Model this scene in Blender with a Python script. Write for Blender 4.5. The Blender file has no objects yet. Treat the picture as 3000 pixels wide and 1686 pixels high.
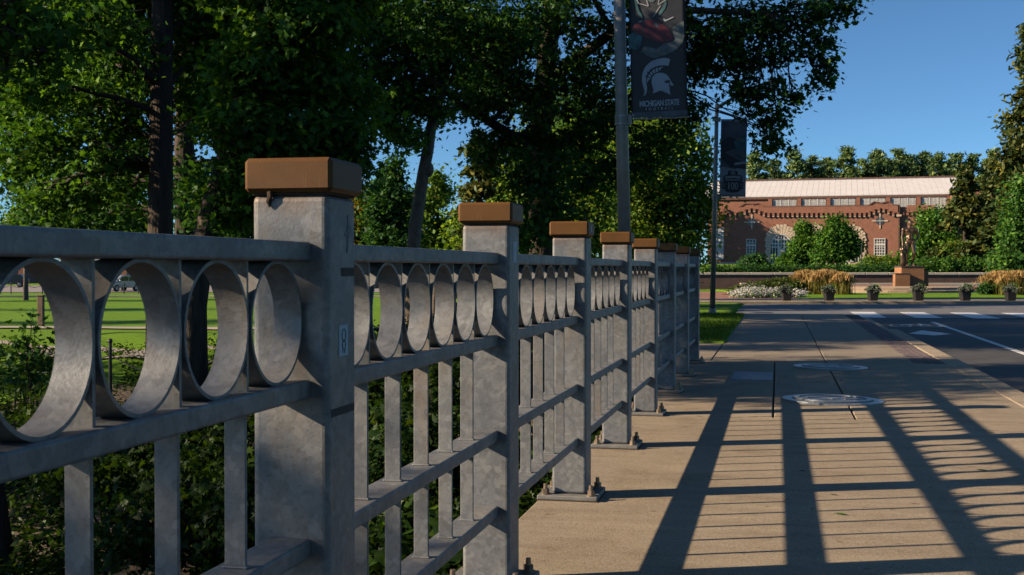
import bpy, bmesh, math, random
import numpy as np
from mathutils import Vector, Matrix
random.seed(7); RS = np.random.RandomState(11)
S = bpy.context.scene; COL = S.collection
rad = math.radians
# ------------------------------------------------------------------ camera, sky, sun, exposure
CAM_H = 1.36
cd = bpy.data.cameras.new('camera'); cam = bpy.data.objects.new('camera', cd); COL.objects.link(cam)
cd.sensor_width = 36.0; cd.lens = 42.6; cd.clip_start = 0.05; cd.clip_end = 4000
PITCH = 0.90
cam.location = (0, 0, CAM_H); cam.rotation_euler = (rad(90 - PITCH), 0, 0); S.camera = cam
cd.dof.use_dof = True; cd.dof.focus_distance = 6.0; cd.dof.aperture_fstop = 16.0
SUN_EL, SUN_AZ = 24.6, 9.65          # light travels towards +X, turned 9.65 deg towards +Y
d = Vector((math.cos(rad(SUN_AZ)) * math.cos(rad(SUN_EL)), math.sin(rad(SUN_AZ)) * math.cos(rad(SUN_EL)), -math.sin(rad(SUN_EL))))
W = bpy.data.worlds.new('World'); S.world = W; W.use_nodes = True
nt = W.node_tree; bg = nt.nodes['Background']; sk = nt.nodes.new('ShaderNodeTexSky')
sk.sky_type = 'NISHITA'; sk.sun_disc = False; sk.sun_elevation = rad(SUN_EL)
sk.sun_rotation = math.atan2(-d.x, -d.y)
sk.air_density = 0.5; sk.dust_density = 0.3; sk.ozone_density = 2.8
mx = nt.nodes.new('ShaderNodeMix'); mx.data_type = 'RGBA'; mx.blend_type = 'MULTIPLY'; mx.inputs['Factor'].default_value = 1.0; mx.inputs[7].default_value = (0.76, 1.06, 1.12, 1)
nt.links.new(sk.outputs[0], mx.inputs[6]); nt.links.new(mx.outputs[2], bg.inputs[0]); bg.inputs[1].default_value = 0.068
sl = bpy.data.lights.new('sun', 'SUN'); sl.energy = 5.0; sl.angle = rad(0.6); sl.color = (1.0, 0.80, 0.57)
sun = bpy.data.objects.new('sun', sl); COL.objects.link(sun); sun.rotation_euler = d.to_track_quat('-Z', 'Y').to_euler()
S.view_settings.view_transform = 'Standard'; S.view_settings.look = 'None'
S.view_settings.exposure = 0.85; S.view_settings.gamma = 1.0; S.view_settings.use_curve_mapping = False
S.cycles.max_bounces = 6; S.cycles.diffuse_bounces = 0; S.cycles.transmission_bounces = 4; S.cycles.glossy_bounces = 2
S.cycles.transparent_max_bounces = 4; S.cycles.use_denoising = True
# ------------------------------------------------------------------ measuring frame
AL = math.atan(0.2187); CA, SA = math.cos(AL), math.sin(AL)   # the railing runs 12.3 deg to the right of the view
FPX = 42.6 / 36 * 3000
def at(px, py, Y):
    """world point at depth Y seen where the photograph has (px, py)"""
    cx, cy = (px - 1500) / FPX, (843 - py) / FPX
    p = rad(PITCH); dy = math.cos(p) + cy * math.sin(p); dz = -math.sin(p) + cy * math.cos(p)
    return Vector((cx / dy * Y, Y, CAM_H + dz / dy * Y))
def rail(t, s, z=0.0): return Vector((t * CA + s * SA, -t * SA + s * CA, z))
# ------------------------------------------------------------------ object helpers
def tag(o, label=None, cat=None, group=None, kind=None):
    if label: o['label'] = label
    if cat: o['category'] = cat
    if group: o['group'] = group
    if kind: o['kind'] = kind
    return o
def thing(name, label, cat, loc=(0, 0, 0), rz=0.0, group=None):
    o = bpy.data.objects.new(name, None); COL.objects.link(o); o.location = loc; o.rotation_euler = (0, 0, rz)
    o.empty_display_size = 0.1
    return tag(o, label, cat, group)
def link(name, me, parent=None, loc=(0, 0, 0), rz=0.0):
    o = bpy.data.objects.new(name, me); COL.objects.link(o); o.parent = parent; o.location = loc; o.rotation_euler = (0, 0, rz)
    return o
def copy_tree(o, parent=None):
    c = o.copy(); COL.objects.link(c); c.parent = parent
    for ch in o.children: copy_tree(ch, c)
    return c
def struct(o): o['kind'] = 'structure'; return o
class MB:
    def __init__(s): s.v = []; s.f = []; s.m = []; s.cur = 0
    def add(s, vs, fs):
        b = len(s.v); s.v += [tuple(v) for v in vs]
        for f in fs: s.f.append([b + i for i in f]); s.m.append(s.cur)
        return s
    def box(s, x0, x1, y0, y1, z0, z1, T=None):
        vs = [(x0,y0,z0),(x1,y0,z0),(x1,y1,z0),(x0,y1,z0),(x0,y0,z1),(x1,y0,z1),(x1,y1,z1),(x0,y1,z1)]
        if T: vs = [T(Vector(v)) for v in vs]
        return s.add(vs, [(0,3,2,1),(4,5,6,7),(0,1,5,4),(1,2,6,5),(2,3,7,6),(3,0,4,7)])
    def prism(s, pts, axis_vec, T=None):
        """polygon (3-D points) pushed along axis_vec"""
        a = Vector(axis_vec); n = len(pts); P = [Vector(p) for p in pts]; vs = P + [p + a for p in P]
        fs = [tuple(range(n))[::-1], tuple(range(n, 2 * n))] + [(i, (i + 1) % n, n + (i + 1) % n, n + i) for i in range(n)]
        if T: vs = [T(v) for v in vs]
        return s.add(vs, fs)
    def poly(s, pts): return s.add(pts, [tuple(range(len(pts)))])
    def tube(s, path, radii, n=10, cap=True, squash=1.0):
        P = [Vector(p) for p in path]; rings = []; up = Vector((0.02, 0.03, 1)).normalized()
        for i, p in enumerate(P):
            tdir = (P[min(i + 1, len(P) - 1)] - P[max(i - 1, 0)]).normalized()
            a = tdir.cross(up)
            if a.length < 1e-3: a = tdir.cross(Vector((1, 0, 0)))
            if abs(tdir.z) > 0.9: a = tdir.cross(Vector((0, 1, 0)))
            a.normalize(); b = tdir.cross(a); r = radii[i] if hasattr(radii, '__len__') else radii
            rings.append([p + (a * math.cos(2 * math.pi * k / n) + b * math.sin(2 * math.pi * k / n) * squash) * r for k in range(n)])
        vs = [v for rg in rings for v in rg]; fs = []
        for i in range(len(P) - 1):
            for k in range(n): fs.append((i*n+k, i*n+(k+1)%n, (i+1)*n+(k+1)%n, (i+1)*n+k))
        if cap: fs.append(tuple(range(n))[::-1]); fs.append(tuple((len(P)-1)*n + k for k in range(n)))
        return s.add(vs, fs)
    def cyl(s, x, y, z0, z1, r0, r1=None, n=16): return s.tube([(x, y, z0), (x, y, z1)], [r0, r0 if r1 is None else r1], n)
    def ell(s, c, r, n=14, m=9):
        vs = [(c[0], c[1], c[2] - r[2])]; fs = []
        for i in range(1, m):
            th = -math.pi / 2 + math.pi * i / m
            for k in range(n):
                ph = 2 * math.pi * k / n
                vs.append((c[0] + r[0]*math.cos(th)*math.cos(ph), c[1] + r[1]*math.cos(th)*math.sin(ph), c[2] + r[2]*math.sin(th)))
        vs.append((c[0], c[1], c[2] + r[2])); L = len(vs) - 1
        for k in range(n): fs.append((0, 1 + (k+1) % n, 1 + k)); fs.append((L, L - n + k, L - n + (k+1) % n))
        for i in range(m - 2):
            for k in range(n): fs.append((1+i*n+k, 1+i*n+(k+1)%n, 1+(i+1)*n+(k+1)%n, 1+(i+1)*n+k))
        return s.add(vs, fs)
    def mesh(s, name, mats, smooth=False):
        me = bpy.data.meshes.new(name); me.from_pydata(s.v, [], s.f)
        for m in (mats if isinstance(mats, (list, tuple)) else [mats]): me.materials.append(m)
        if len(me.materials) > 1: me.polygons.foreach_set('material_index', s.m)
        if smooth: me.polygons.foreach_set('use_smooth', [True] * len(me.polygons))
        bm = bmesh.new(); bm.from_mesh(me); bmesh.ops.recalc_face_normals(bm, faces=bm.faces); bm.to_mesh(me); bm.free()
        me.update(); return me
    def build(s, name, mats, parent=None, loc=(0, 0, 0), rz=0.0, smooth=False, bevel=0.0, seg=2):
        o = link(name, s.mesh(name, mats, smooth), parent, loc, rz)
        if bevel: bev(o, bevel, seg)
        return o
def bev(o, w, seg=2):
    b = o.modifiers.new('bevel', 'BEVEL'); b.width = w; b.segments = seg; b.limit_method = 'ANGLE'; b.angle_limit = rad(40); b.harden_normals = False
    return o
def np_mesh(name, V, F, mat, parent=None, off=(0, 0, 0), smooth=False):
    """V (n,3) float, F (m,k) int -> mesh object with its origin at off"""
    V = np.asarray(V, np.float32) - np.asarray(off, np.float32); F = np.asarray(F, np.int32); k = F.shape[1]
    me = bpy.data.meshes.new(name); me.vertices.add(len(V)); me.vertices.foreach_set('co', V.ravel())
    me.loops.add(F.size); me.loops.foreach_set('vertex_index', F.ravel())
    me.polygons.add(len(F)); me.polygons.foreach_set('loop_start', np.arange(0, F.size, k, dtype=np.int32))
    if smooth: me.polygons.foreach_set('use_smooth', np.ones(len(F), bool))
    me.materials.append(mat); me.update(calc_edges=True)
    o = bpy.data.objects.new(name, me); COL.objects.link(o); o.parent = parent
    if parent is None: o.location = off
    return o
# ------------------------------------------------------------------ materials
def nodes(name):
    m = bpy.data.materials.new(name); m.use_nodes = True; n = m.node_tree.nodes; l = m.node_tree.links
    return m, n, l, n['Principled BSDF']
def N(n, t, **kw):
    x = n.new('ShaderNode' + t)
    for k, v in kw.items(): setattr(x, k, v)
    return x
def coords(n, l, per_obj=True):
    tc = N(n, 'TexCoord')
    if not per_obj: return tc.outputs['Object']
    oi = N(n, 'ObjectInfo'); ad = N(n, 'VectorMath', operation='ADD'); l.new(tc.outputs['Object'], ad.inputs[0]); l.new(oi.outputs['Location'], ad.inputs[1])
    return ad.outputs[0]
def noise(n, l, co, scale, detail=4, rough=0.6, stretch=None):
    if stretch:
        mp = N(n, 'Mapping'); mp.inputs['Scale'].default_value = stretch; l.new(co, mp.inputs[0]); co = mp.outputs[0]
    x = N(n, 'TexNoise'); x.inputs['Scale'].default_value = scale; x.inputs['Detail'].default_value = detail; x.inputs['Roughness'].default_value = rough
    l.new(co, x.inputs['Vector']); return x.outputs['Fac']
def ramp(n, l, fac, stops):
    r = N(n, 'ValToRGB'); e = r.color_ramp.elements
    while len(e) < len(stops): e.new(0.5)
    for i, (p, c) in enumerate(stops): e[i].position = p; e[i].color = (c[0], c[1], c[2], 1)
    l.new(fac, r.inputs[0]); return r.outputs[0]
def mix(n, l, fac, a, b, blend='MIX'):
    x = N(n, 'Mix', data_type='RGBA', blend_type=blend)
    (l.new(fac, x.inputs['Factor']) if not isinstance(fac, (int, float)) else setattr(x.inputs['Factor'], 'default_value', fac))
    for v, i in ((a, 6), (b, 7)):
        if isinstance(v, tuple): x.inputs[i].default_value = (*v, 1)
        else: l.new(v, x.inputs[i])
    return x.outputs[2]
def bump(n, l, h, strength, dist, bsdf):
    b = N(n, 'Bump'); b.inputs['Strength'].default_value = strength; b.inputs['Distance'].default_value = dist
    l.new(h, b.inputs['Height']); l.new(b.outputs[0], bsdf.inputs['Normal'])
def plain(name, c1, c2=None, scale=6, rough=0.6, metal=0.0, bmp=0.0, bscale=40, bdist=0.01, stretch=None, spec=0.5, per_obj=True):
    m, n, l, b = nodes(name); b.inputs['Roughness'].default_value = rough; b.inputs['Metallic'].default_value = metal
    b.inputs['Specular IOR Level'].default_value = spec
    if c2 is None: c2 = tuple(x * 0.8 for x in c1)
    co = coords(n, l, per_obj); f = noise(n, l, co, scale, 5, 0.65, stretch)
    l.new(ramp(n, l, f, [(0.35, c1), (0.65, c2)]), b.inputs['Base Color'])
    if bmp: bump(n, l, noise(n, l, co, bscale, 5, 0.6, stretch), bmp, bdist, b)
    return m
def galvanised():
    m, n, l, b = nodes('galvanised_steel'); co = coords(n, l)
    v = N(n, 'TexVoronoi'); v.feature = 'SMOOTH_F1'; v.inputs['Smoothness'].default_value = 0.35; v.inputs['Scale'].default_value = 42; 
    w = N(n, 'VectorMath', operation='ADD'); nz = N(n, 'TexNoise'); nz.inputs['Scale'].default_value = 14; l.new(co, nz.inputs['Vector'])
    sc = N(n, 'VectorMath', operation='SCALE'); sc.inputs['Scale'].default_value = 0.07; l.new(nz.outputs['Color'], sc.inputs[0])
    l.new(co, w.inputs[0]); l.new(sc.outputs[0], w.inputs[1]); l.new(w.outputs[0], v.inputs['Vector'])
    bw = N(n, 'RGBToBW'); l.new(v.outputs['Color'], bw.inputs[0])
    sp = ramp(n, l, bw.outputs[0], [(0.15, (0.175, 0.182, 0.190)), (0.5, (0.210, 0.217, 0.225)), (0.88, (0.265, 0.270, 0.276))])
    big = ramp(n, l, noise(n, l, co, 2.6, 6, 0.7), [(0.3, (0.70, 0.72, 0.76)), (0.7, (1.18, 1.15, 1.10))])
    c = mix(n, l, 1.0, sp, big, 'MULTIPLY')
    st = ramp(n, l, noise(n, l, co, 5.0, 6, 0.72, (1, 1, 0.28)), [(0.50, (0, 0, 0)), (0.74, (1, 1, 1))])
    c = mix(n, l, mix(n, l, 1.0, st, (0.55, 0.55, 0.55), 'MULTIPLY'), c, (0.27, 0.20, 0.13))
    dk = ramp(n, l, noise(n, l, co, 90, 3, 0.7), [(0.30, (0.72, 0.72, 0.72)), (0.46, (1, 1, 1))])
    c = mix(n, l, 1.0, c, dk, 'MULTIPLY')
    sz = N(n, 'SeparateXYZ'); l.new(co, sz.inputs[0]); ad = N(n, 'Math', operation='ADD'); nn_ = N(n, 'Math', operation='MULTIPLY'); nn_.inputs[1].default_value = 0.09
    l.new(noise(n, l, co, 14, 4, 0.6, (1, 1, 0.3)), nn_.inputs[0]); l.new(sz.outputs[2], ad.inputs[0]); l.new(nn_.outputs[0], ad.inputs[1])
    mr = N(n, 'MapRange'); mr.inputs['From Min'].default_value = 1.535; mr.inputs['From Max'].default_value = 1.60; mr.inputs['To Max'].default_value = 0.75; l.new(ad.outputs[0], mr.inputs['Value'])
    c = mix(n, l, mr.outputs[0], c, (0.17, 0.10, 0.055))
    l.new(c, b.inputs['Base Color']); b.inputs['Metallic'].default_value = 0.25
    l.new(ramp(n, l, noise(n, l, co, 9, 5, 0.7), [(0.3, (0.42,) * 3), (0.7, (0.62,) * 3)]), b.inputs['Roughness'])
    bump(n, l, noise(n, l, co, 120, 4, 0.6), 0.18, 0.004, b); return m
def cap_paint():
    m, n, l, b = nodes('brown_cap_paint'); co = coords(n, l)
    c = ramp(n, l, noise(n, l, co, 4, 6, 0.7), [(0.3, (0.095, 0.040, 0.008)), (0.7, (0.135, 0.060, 0.012))])
    s = ramp(n, l, noise(n, l, co, 26, 2, 0.4, (9, 1, 0.5)), [(0.70, (0, 0, 0)), (0.73, (1, 1, 1))])
    c = mix(n, l, mix(n, l, 1.0, s, (0.35,) * 3, 'MULTIPLY'), c, (0.24, 0.14, 0.06))
    ed = ramp(n, l, noise(n, l, co, 11, 7, 0.75), [(0.60, (0, 0, 0)), (0.72, (1, 1, 1))]); c = mix(n, l, mix(n, l, 1.0, ed, (0.5,) * 3, 'MULTIPLY'), c, (0.09, 0.045, 0.015))
    l.new(c, b.inputs['Base Color']); b.inputs['Specular IOR Level'].default_value = 0.3; b.inputs['Roughness'].default_value = 0.55; bump(n, l, noise(n, l, co, 150, 3), 0.1, 0.003, b); return m
def concrete(name, a, bcol, speck=260, seed=0.0):
    m, n, l, b = nodes(name); tc = N(n, 'TexCoord'); co = tc.outputs['Object']
    base = ramp(n, l, noise(n, l, co, 0.55, 7, 0.7), [(0.3, a), (0.7, bcol)])
    v = N(n, 'TexVoronoi'); v.inputs['Scale'].default_value = speck; l.new(co, v.inputs['Vector'])
    bw = N(n, 'RGBToBW'); l.new(v.outputs['Color'], bw.inputs[0])
    g = ramp(n, l, bw.outputs[0], [(0.16, (0.35, 0.32, 0.30)), (0.34, (0.93, 0.93, 0.93)), (0.7, (1.0, 1.0, 1.0)), (0.9, (1.32, 1.30, 1.25))])
    c = mix(n, l, 1.0, base, g, 'MULTIPLY')
    f2 = ramp(n, l, noise(n, l, co, 70, 4, 0.75), [(0.32, (0.72, 0.70, 0.68)), (0.6, (1.06, 1.06, 1.06))])
    c = mix(n, l, 1.0, c, f2, 'MULTIPLY')
    stn = ramp(n, l, noise(n, l, co, 1.7, 6, 0.75), [(0.50, (1, 1, 1)), (0.72, (0.70, 0.66, 0.61))])
    c = mix(n, l, 1.0, c, stn, 'MULTIPLY')
    sp_ = ramp(n, l, noise(n, l, co, 11, 2, 0.4), [(0.24, (0.45, 0.42, 0.40)), (0.30, (1, 1, 1))])
    c = mix(n, l, 0.8, c, sp_, 'MULTIPLY')
    wv = ramp(n, l, noise(n, l, co, 3.0, 5, 0.6, (0.25, 2.2, 1)), [(0.35, (0.86, 0.85, 0.84)), (0.65, (1.08, 1.08, 1.08))])
    c = mix(n, l, 1.0, c, wv, 'MULTIPLY')
    l.new(c, b.inputs['Base Color']); b.inputs['Roughness'].default_value = 0.85; bump(n, l, noise(n, l, co, 160, 5, 0.7), 0.5, 0.006, b); return m
def brick(name, c1, c2, mortar, w, h, ms=0.012, flat=False):
    m, n, l, b = nodes(name); tc = N(n, 'TexCoord'); br = N(n, 'TexBrick'); co = tc.outputs['Object']
    if not flat:   # walls: x+y along, z up
        sx = N(n, 'SeparateXYZ'); l.new(co, sx.inputs[0]); ad = N(n, 'Math', operation='ADD'); l.new(sx.outputs[0], ad.inputs[0]); l.new(sx.outputs[1], ad.inputs[1])
        cb = N(n, 'CombineXYZ'); l.new(ad.outputs[0], cb.inputs[0]); l.new(sx.outputs[2], cb.inputs[1]); co = cb.outputs[0]
    l.new(co, br.inputs['Vector']); br.inputs['Scale'].default_value = 1.0; br.inputs['Brick Width'].default_value = w; br.inputs['Row Height'].default_value = h
    br.inputs['Mortar Size'].default_value = ms; br.inputs['Color1'].default_value = (*c1, 1); br.inputs['Color2'].default_value = (*c2, 1); br.inputs['Mortar'].default_value = (*mortar, 1)
    v = ramp(n, l, noise(n, l, tc.outputs['Object'], 1.3, 6, 0.7), [(0.3, (0.8, 0.8, 0.8)), (0.7, (1.15, 1.13, 1.1))])
    l.new(mix(n, l, 1.0, br.outputs['Color'], v, 'MULTIPLY'), b.inputs['Base Color']); b.inputs['Roughness'].default_value = 0.85; return m
def leaf(name, c1, c2, trans=0.45, yellow=(1.5, 1.35, 0.5), gloss=0.025):
    m = bpy.data.materials.new(name); m.use_nodes = True; n = m.node_tree.nodes; l = m.node_tree.links; n.clear()
    g = N(n, 'NewGeometry'); tc = N(n, 'TexCoord'); out = N(n, 'OutputMaterial')
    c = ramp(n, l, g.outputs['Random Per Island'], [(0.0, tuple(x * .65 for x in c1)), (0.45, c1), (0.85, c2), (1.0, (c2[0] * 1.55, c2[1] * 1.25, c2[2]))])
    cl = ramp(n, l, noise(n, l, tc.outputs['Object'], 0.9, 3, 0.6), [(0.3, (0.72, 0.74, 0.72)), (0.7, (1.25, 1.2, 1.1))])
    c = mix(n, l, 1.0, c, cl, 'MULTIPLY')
    df = N(n, 'BsdfDiffuse'); tr = N(n, 'BsdfTranslucent'); gl = N(n, 'BsdfGlossy'); gl.inputs['Roughness'].default_value = 0.5; gl.inputs[0].default_value = (0.5, 0.55, 0.5, 1)
    l.new(c, df.inputs[0]); l.new(mix(n, l, 1.0, c, yellow, 'MULTIPLY'), tr.inputs[0])
    m1 = N(n, 'MixShader'); m1.inputs[0].default_value = trans; l.new(df.outputs[0], m1.inputs[1]); l.new(tr.outputs[0], m1.inputs[2])
    m2 = N(n, 'MixShader'); m2.inputs[0].default_value = gloss; l.new(m1.outputs[0], m2.inputs[1]); l.new(gl.outputs[0], m2.inputs[2])
    l.new(m2.outputs[0], out.inputs[0]); return m
def grass_mat(name, c1, c2, sc=14):
    m, n, l, b = nodes(name); tc = N(n, 'TexCoord'); co = tc.outputs['Object']
    a = ramp(n, l, noise(n, l, co, sc, 6, 0.8), [(0.3, c1), (0.7, c2)])
    p = ramp(n, l, noise(n, l, co, 0.25, 4, 0.6), [(0.3, (0.9, 0.93, 0.9)), (0.7, (1.1, 1.06, 1.0))])
    l.new(mix(n, l, 1.0, a, p, 'MULTIPLY'), b.inputs['Base Color']); b.inputs['Roughness'].default_value = 0.9; b.inputs['Specular IOR Level'].default_value = 0.2
    bump(n, l, noise(n, l, co, 45, 5, 0.8), 0.9, 0.05, b); return m
M_GALV = galvanised(); M_CAP = cap_paint()
M_STAIN = plain('rust_seam', (0.035, 0.02, 0.012), (0.08, 0.045, 0.025), 40, 0.9)
M_BOLT = plain('zinc_bolt', (0.34, 0.25, 0.17), (0.22, 0.17, 0.13), 60, 0.4, 0.7)
M_PLATE = plain('base_plate_steel', (0.25, 0.24, 0.22), (0.16, 0.155, 0.15), 12, 0.6, 0.3, 0.2, 80, 0.004)
M_WALK = concrete('exposed_aggregate_concrete', (0.315, 0.255, 0.180), (0.385, 0.312, 0.222))
M_WALK2 = concrete('pavement_concrete', (0.28, 0.235, 0.18), (0.34, 0.285, 0.22), 200)
M_KERB = concrete('kerb_concrete', (0.36, 0.29, 0.21), (0.46, 0.38, 0.28), 150)
M_GAP = plain('joint_filler', (0.012, 0.011, 0.01), (0.02, 0.018, 0.015), 30, 0.9)
M_ASPH = plain('asphalt', (0.045, 0.045, 0.047), (0.075, 0.073, 0.072), 3, 0.8, 0, 0.5, 220, 0.006, per_obj=False)
M_ASPH2 = plain('cross_street_concrete', (0.11, 0.11, 0.115), (0.17, 0.165, 0.165), 1.5, 0.8, 0, 0.4, 150, 0.006, per_obj=False)
M_PAINT = plain('road_paint', (0.74, 0.74, 0.74), (0.58, 0.58, 0.58), 9, 0.6, per_obj=False)
M_PAVER = plain('paver_clay', (0.19, 0.135, 0.135), (0.11, 0.088, 0.09), 3, 0.85, 0, 0.3, 60)
M_IRON = plain('manhole_iron', (0.27, 0.29, 0.31), (0.34, 0.36, 0.38), 12, 0.36, 0.45, 0.25, 60, 0.004)
M_IRON2 = plain('manhole_iron_dark', (0.17, 0.18, 0.20), (0.24, 0.25, 0.27), 8, 0.42, 0.45, 0.3, 60, 0.004)
M_HATCH = plain('hatch_steel', (0.10, 0.15, 0.20), (0.13, 0.19, 0.24), 5, 0.5, 0.2)
M_BLACK = plain('black_metal', (0.016, 0.016, 0.018), (0.03, 0.03, 0.032), 10, 0.45)
M_POLE = plain('lamp_pole_paint', (0.20, 0.185, 0.165), (0.26, 0.24, 0.215), 6, 0.45, 0.25)
M_BARK = plain('bark', (0.040, 0.029, 0.021), (0.085, 0.062, 0.044), 5, 0.95, 0, 1.0, 9, 0.06, (3.0, 3.0, 0.5))
M_BARK_L = plain('bark_grey_brown', (0.20, 0.15, 0.105), (0.34, 0.255, 0.185), 7, 0.95, 0, 1.0, 16, 0.05, (1.6, 1.6, 0.8))
M_SOIL = plain('bank_soil', (0.060, 0.043, 0.028), (0.10, 0.075, 0.05), 2.2, 0.95, 0, 0.8, 7, 0.1, per_obj=False)
M_LAWN = grass_mat('lawn_grass', (0.10, 0.20, 0.008), (0.16, 0.29, 0.012), 9)
M_BLADE = leaf('grass_blade', (0.05, 0.12, 0.012), (0.11, 0.20, 0.02), 0.4)
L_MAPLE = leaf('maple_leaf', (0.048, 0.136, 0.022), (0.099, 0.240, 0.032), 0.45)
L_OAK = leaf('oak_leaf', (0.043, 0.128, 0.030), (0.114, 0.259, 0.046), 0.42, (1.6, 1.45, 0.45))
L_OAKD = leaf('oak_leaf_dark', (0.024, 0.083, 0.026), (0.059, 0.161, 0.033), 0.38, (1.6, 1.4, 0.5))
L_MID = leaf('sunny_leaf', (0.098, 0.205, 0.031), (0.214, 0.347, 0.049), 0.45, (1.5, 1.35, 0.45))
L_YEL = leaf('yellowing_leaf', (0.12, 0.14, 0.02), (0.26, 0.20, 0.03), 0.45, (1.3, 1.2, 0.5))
L_ROUND = leaf('ornamental_leaf', (0.046, 0.141, 0.020), (0.116, 0.255, 0.030), 0.35)
L_PINE = leaf('pine_needle', (0.090, 0.174, 0.066), (0.225, 0.315, 0.102), 0.25, (1.2, 1.2, 0.7), 0.03)
L_SPRUCE = leaf('spruce_needle', (0.054, 0.090, 0.029), (0.145, 0.160, 0.039), 0.25, (1.3, 1.2, 0.6), 0.03)
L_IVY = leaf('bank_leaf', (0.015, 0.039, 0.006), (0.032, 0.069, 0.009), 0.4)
# ================================================================== terrain
def sm(a, b, x): x = np.clip((x - a) / (b - a), 0, 1); return x * x * (3 - 2 * x)
def terrain(X, Y):
    X = np.asarray(X, float); Y = np.asarray(Y, float); t = X * CA - Y * SA; s = X * SA + Y * CA
    low = -2.0 + 1.0 * sm(30, 46, Y)
    near = -0.55 + (low + 0.55) * sm(1.5, 5.5, -t)          # beside the bridge
    far = -0.06 + (low + 0.06) * sm(6, 16, -t)              # beside the grass patch
    L = near + (far - near) * sm(17, 22, s)
    R = -0.55 + 0.50 * sm(51.5, 53.0, Y)
    R = R + 2.05 * sm(84, 180, Y)
    L = L + (R - L) * sm(0, 14, X) * sm(60, 90, Y)
    z = np.where(t < -1.30, L, R)
    z = np.where((t > -1.30) & (t < 0) & (Y > 55), L + (R - L) * np.clip((t + 1.3) / 1.3, 0, 1), z)
    bumps = 0.06 * np.sin(X * 0.9 + 1.3) * np.cos(Y * 0.7) + 0.05 * np.sin(X * 2.1 + Y * 1.7)
    return z + bumps * sm(2.0, 6.0, -t) * (1 - sm(34, 50, Y)) * 2.0
xs = np.concatenate([np.linspace(-700, -60, 24), np.linspace(-56, -16, 40), np.linspace(-15.5, 16, 106), np.linspace(17, 90, 60), np.linspace(100, 800, 24)])
ys = np.concatenate([np.linspace(-80, -4, 20), np.linspace(-3, 60, 158), np.linspace(61, 200, 90), np.linspace(215, 1500, 30)])
GX, GY = np.meshgrid(xs, ys); GZ = terrain(GX, GY); nx, ny = len(xs), len(ys)
idx = np.arange(nx * ny).reshape(ny, nx); Fq = np.stack([idx[:-1, :-1], idx[:-1, 1:], idx[1:, 1:], idx[1:, :-1]], -1).reshape(-1, 4)
g = struct(np_mesh('ground', np.stack([GX, GY, GZ], -1).reshape(-1, 3), Fq, M_LAWN, None, (0, 0, 0), True))
g.data.materials.append(M_SOIL)
cx = GX[:-1, :-1].ravel(); cy = GY[:-1, :-1].ravel(); ct = cx * CA - cy * SA
g.data.polygons.foreach_set('material_index', ((ct < -1.0) & (cy < 31 + 2 * np.sin(cx)) & (cx * SA + cy * CA < 60) & ~((ct > -8) & (cy > 21))).astype(np.int32))
def tz(x, y): return float(terrain(x, y))
# ================================================================== bridge deck, pavement, kerb, road
def slab(name, t0, t1, s0, s1, z0, z1, mat, parent=None, bevel=0.006):
    b = MB().box(t0, t1, s0, s1, z0, z1); return b.build(name, mat, parent, (0, 0, 0), 0.0 if parent else -AL, bevel=bevel, seg=1)
J = 0.009
bd = struct(slab('bridge_deck', -1.37, 2.35, -6, 18.2, -0.5, -0.022, M_GAP, None, 0))
pv = struct(MB().box(-1.37, 2.36, -6, 11.3 - J, -0.20, 0).build('pavement', M_WALK, None, (0, 0, 0), -AL, bevel=0.01))
for t0, t1, s0, s1 in ((-1.37, -0.03 - J, 11.3, 18.2 - J), (-0.03 + J, 0.70 - J, 11.3, 18.2 - J), (0.70 + J, 2.36, 11.3, 18.2 - J)):
    slab('paving_slab', t0, t1, s0, s1, -0.20, 0, M_WALK, pv)
sb = struct(slab('paving_bed', -6, 2.36, 18.2, 37.4, -0.4, -0.022, M_GAP, None, 0))
for t0, t1, s0, s1 in ((-6, -0.95 - J, 18.2 + J, 22.3), (-0.95 + J, 0.70 - J, 18.2 + J, 27.5 - J), (-0.95 + J, 0.70 - J, 27.5 + J, 37.3), (0.70 + J, 1.94, 18.2 + J, 27.5 - J), (0.70 + J, 1.94, 27.5 + J, 37.3)):
    slab('paving_slab', t0, t1, s0, s1, -0.12, 0, M_WALK2, pv)
pme = [MB().box(-0.043, 0.043, -0.094, 0.094, -0.06, 0).mesh('paver', M_PAVER) for k in range(1)]
for r in range(74):
    for c in range(4):
        o = link('paver', pme[0], pv, (1.995 + c * 0.102 + random.uniform(-.002, .002), 18.35 + r * 0.204 + (0.1 if c % 2 else 0) + random.uniform(-.003, .003), random.uniform(-.004, .003)))
        o.rotation_euler = (random.uniform(-.012, .012), random.uniform(-.02, .02), random.uniform(-.01, .01))
ke = struct(MB().box(2.362, 2.66, -6, 8.0 - .004, -0.35, 0.0).build('kerb', M_KERB, None, (0, 0, 0), -AL, bevel=0.02))
for s0 in (8.0, 11.05, 14.1, 17.15, 20.2, 23.25, 26.3):
    slab('kerb_stone', 2.362, 2.66, s0 + .004, min(s0 + 3.05, 28.3) - .004, -0.35, 0.0, M_KERB, ke, 0.02)
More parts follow.
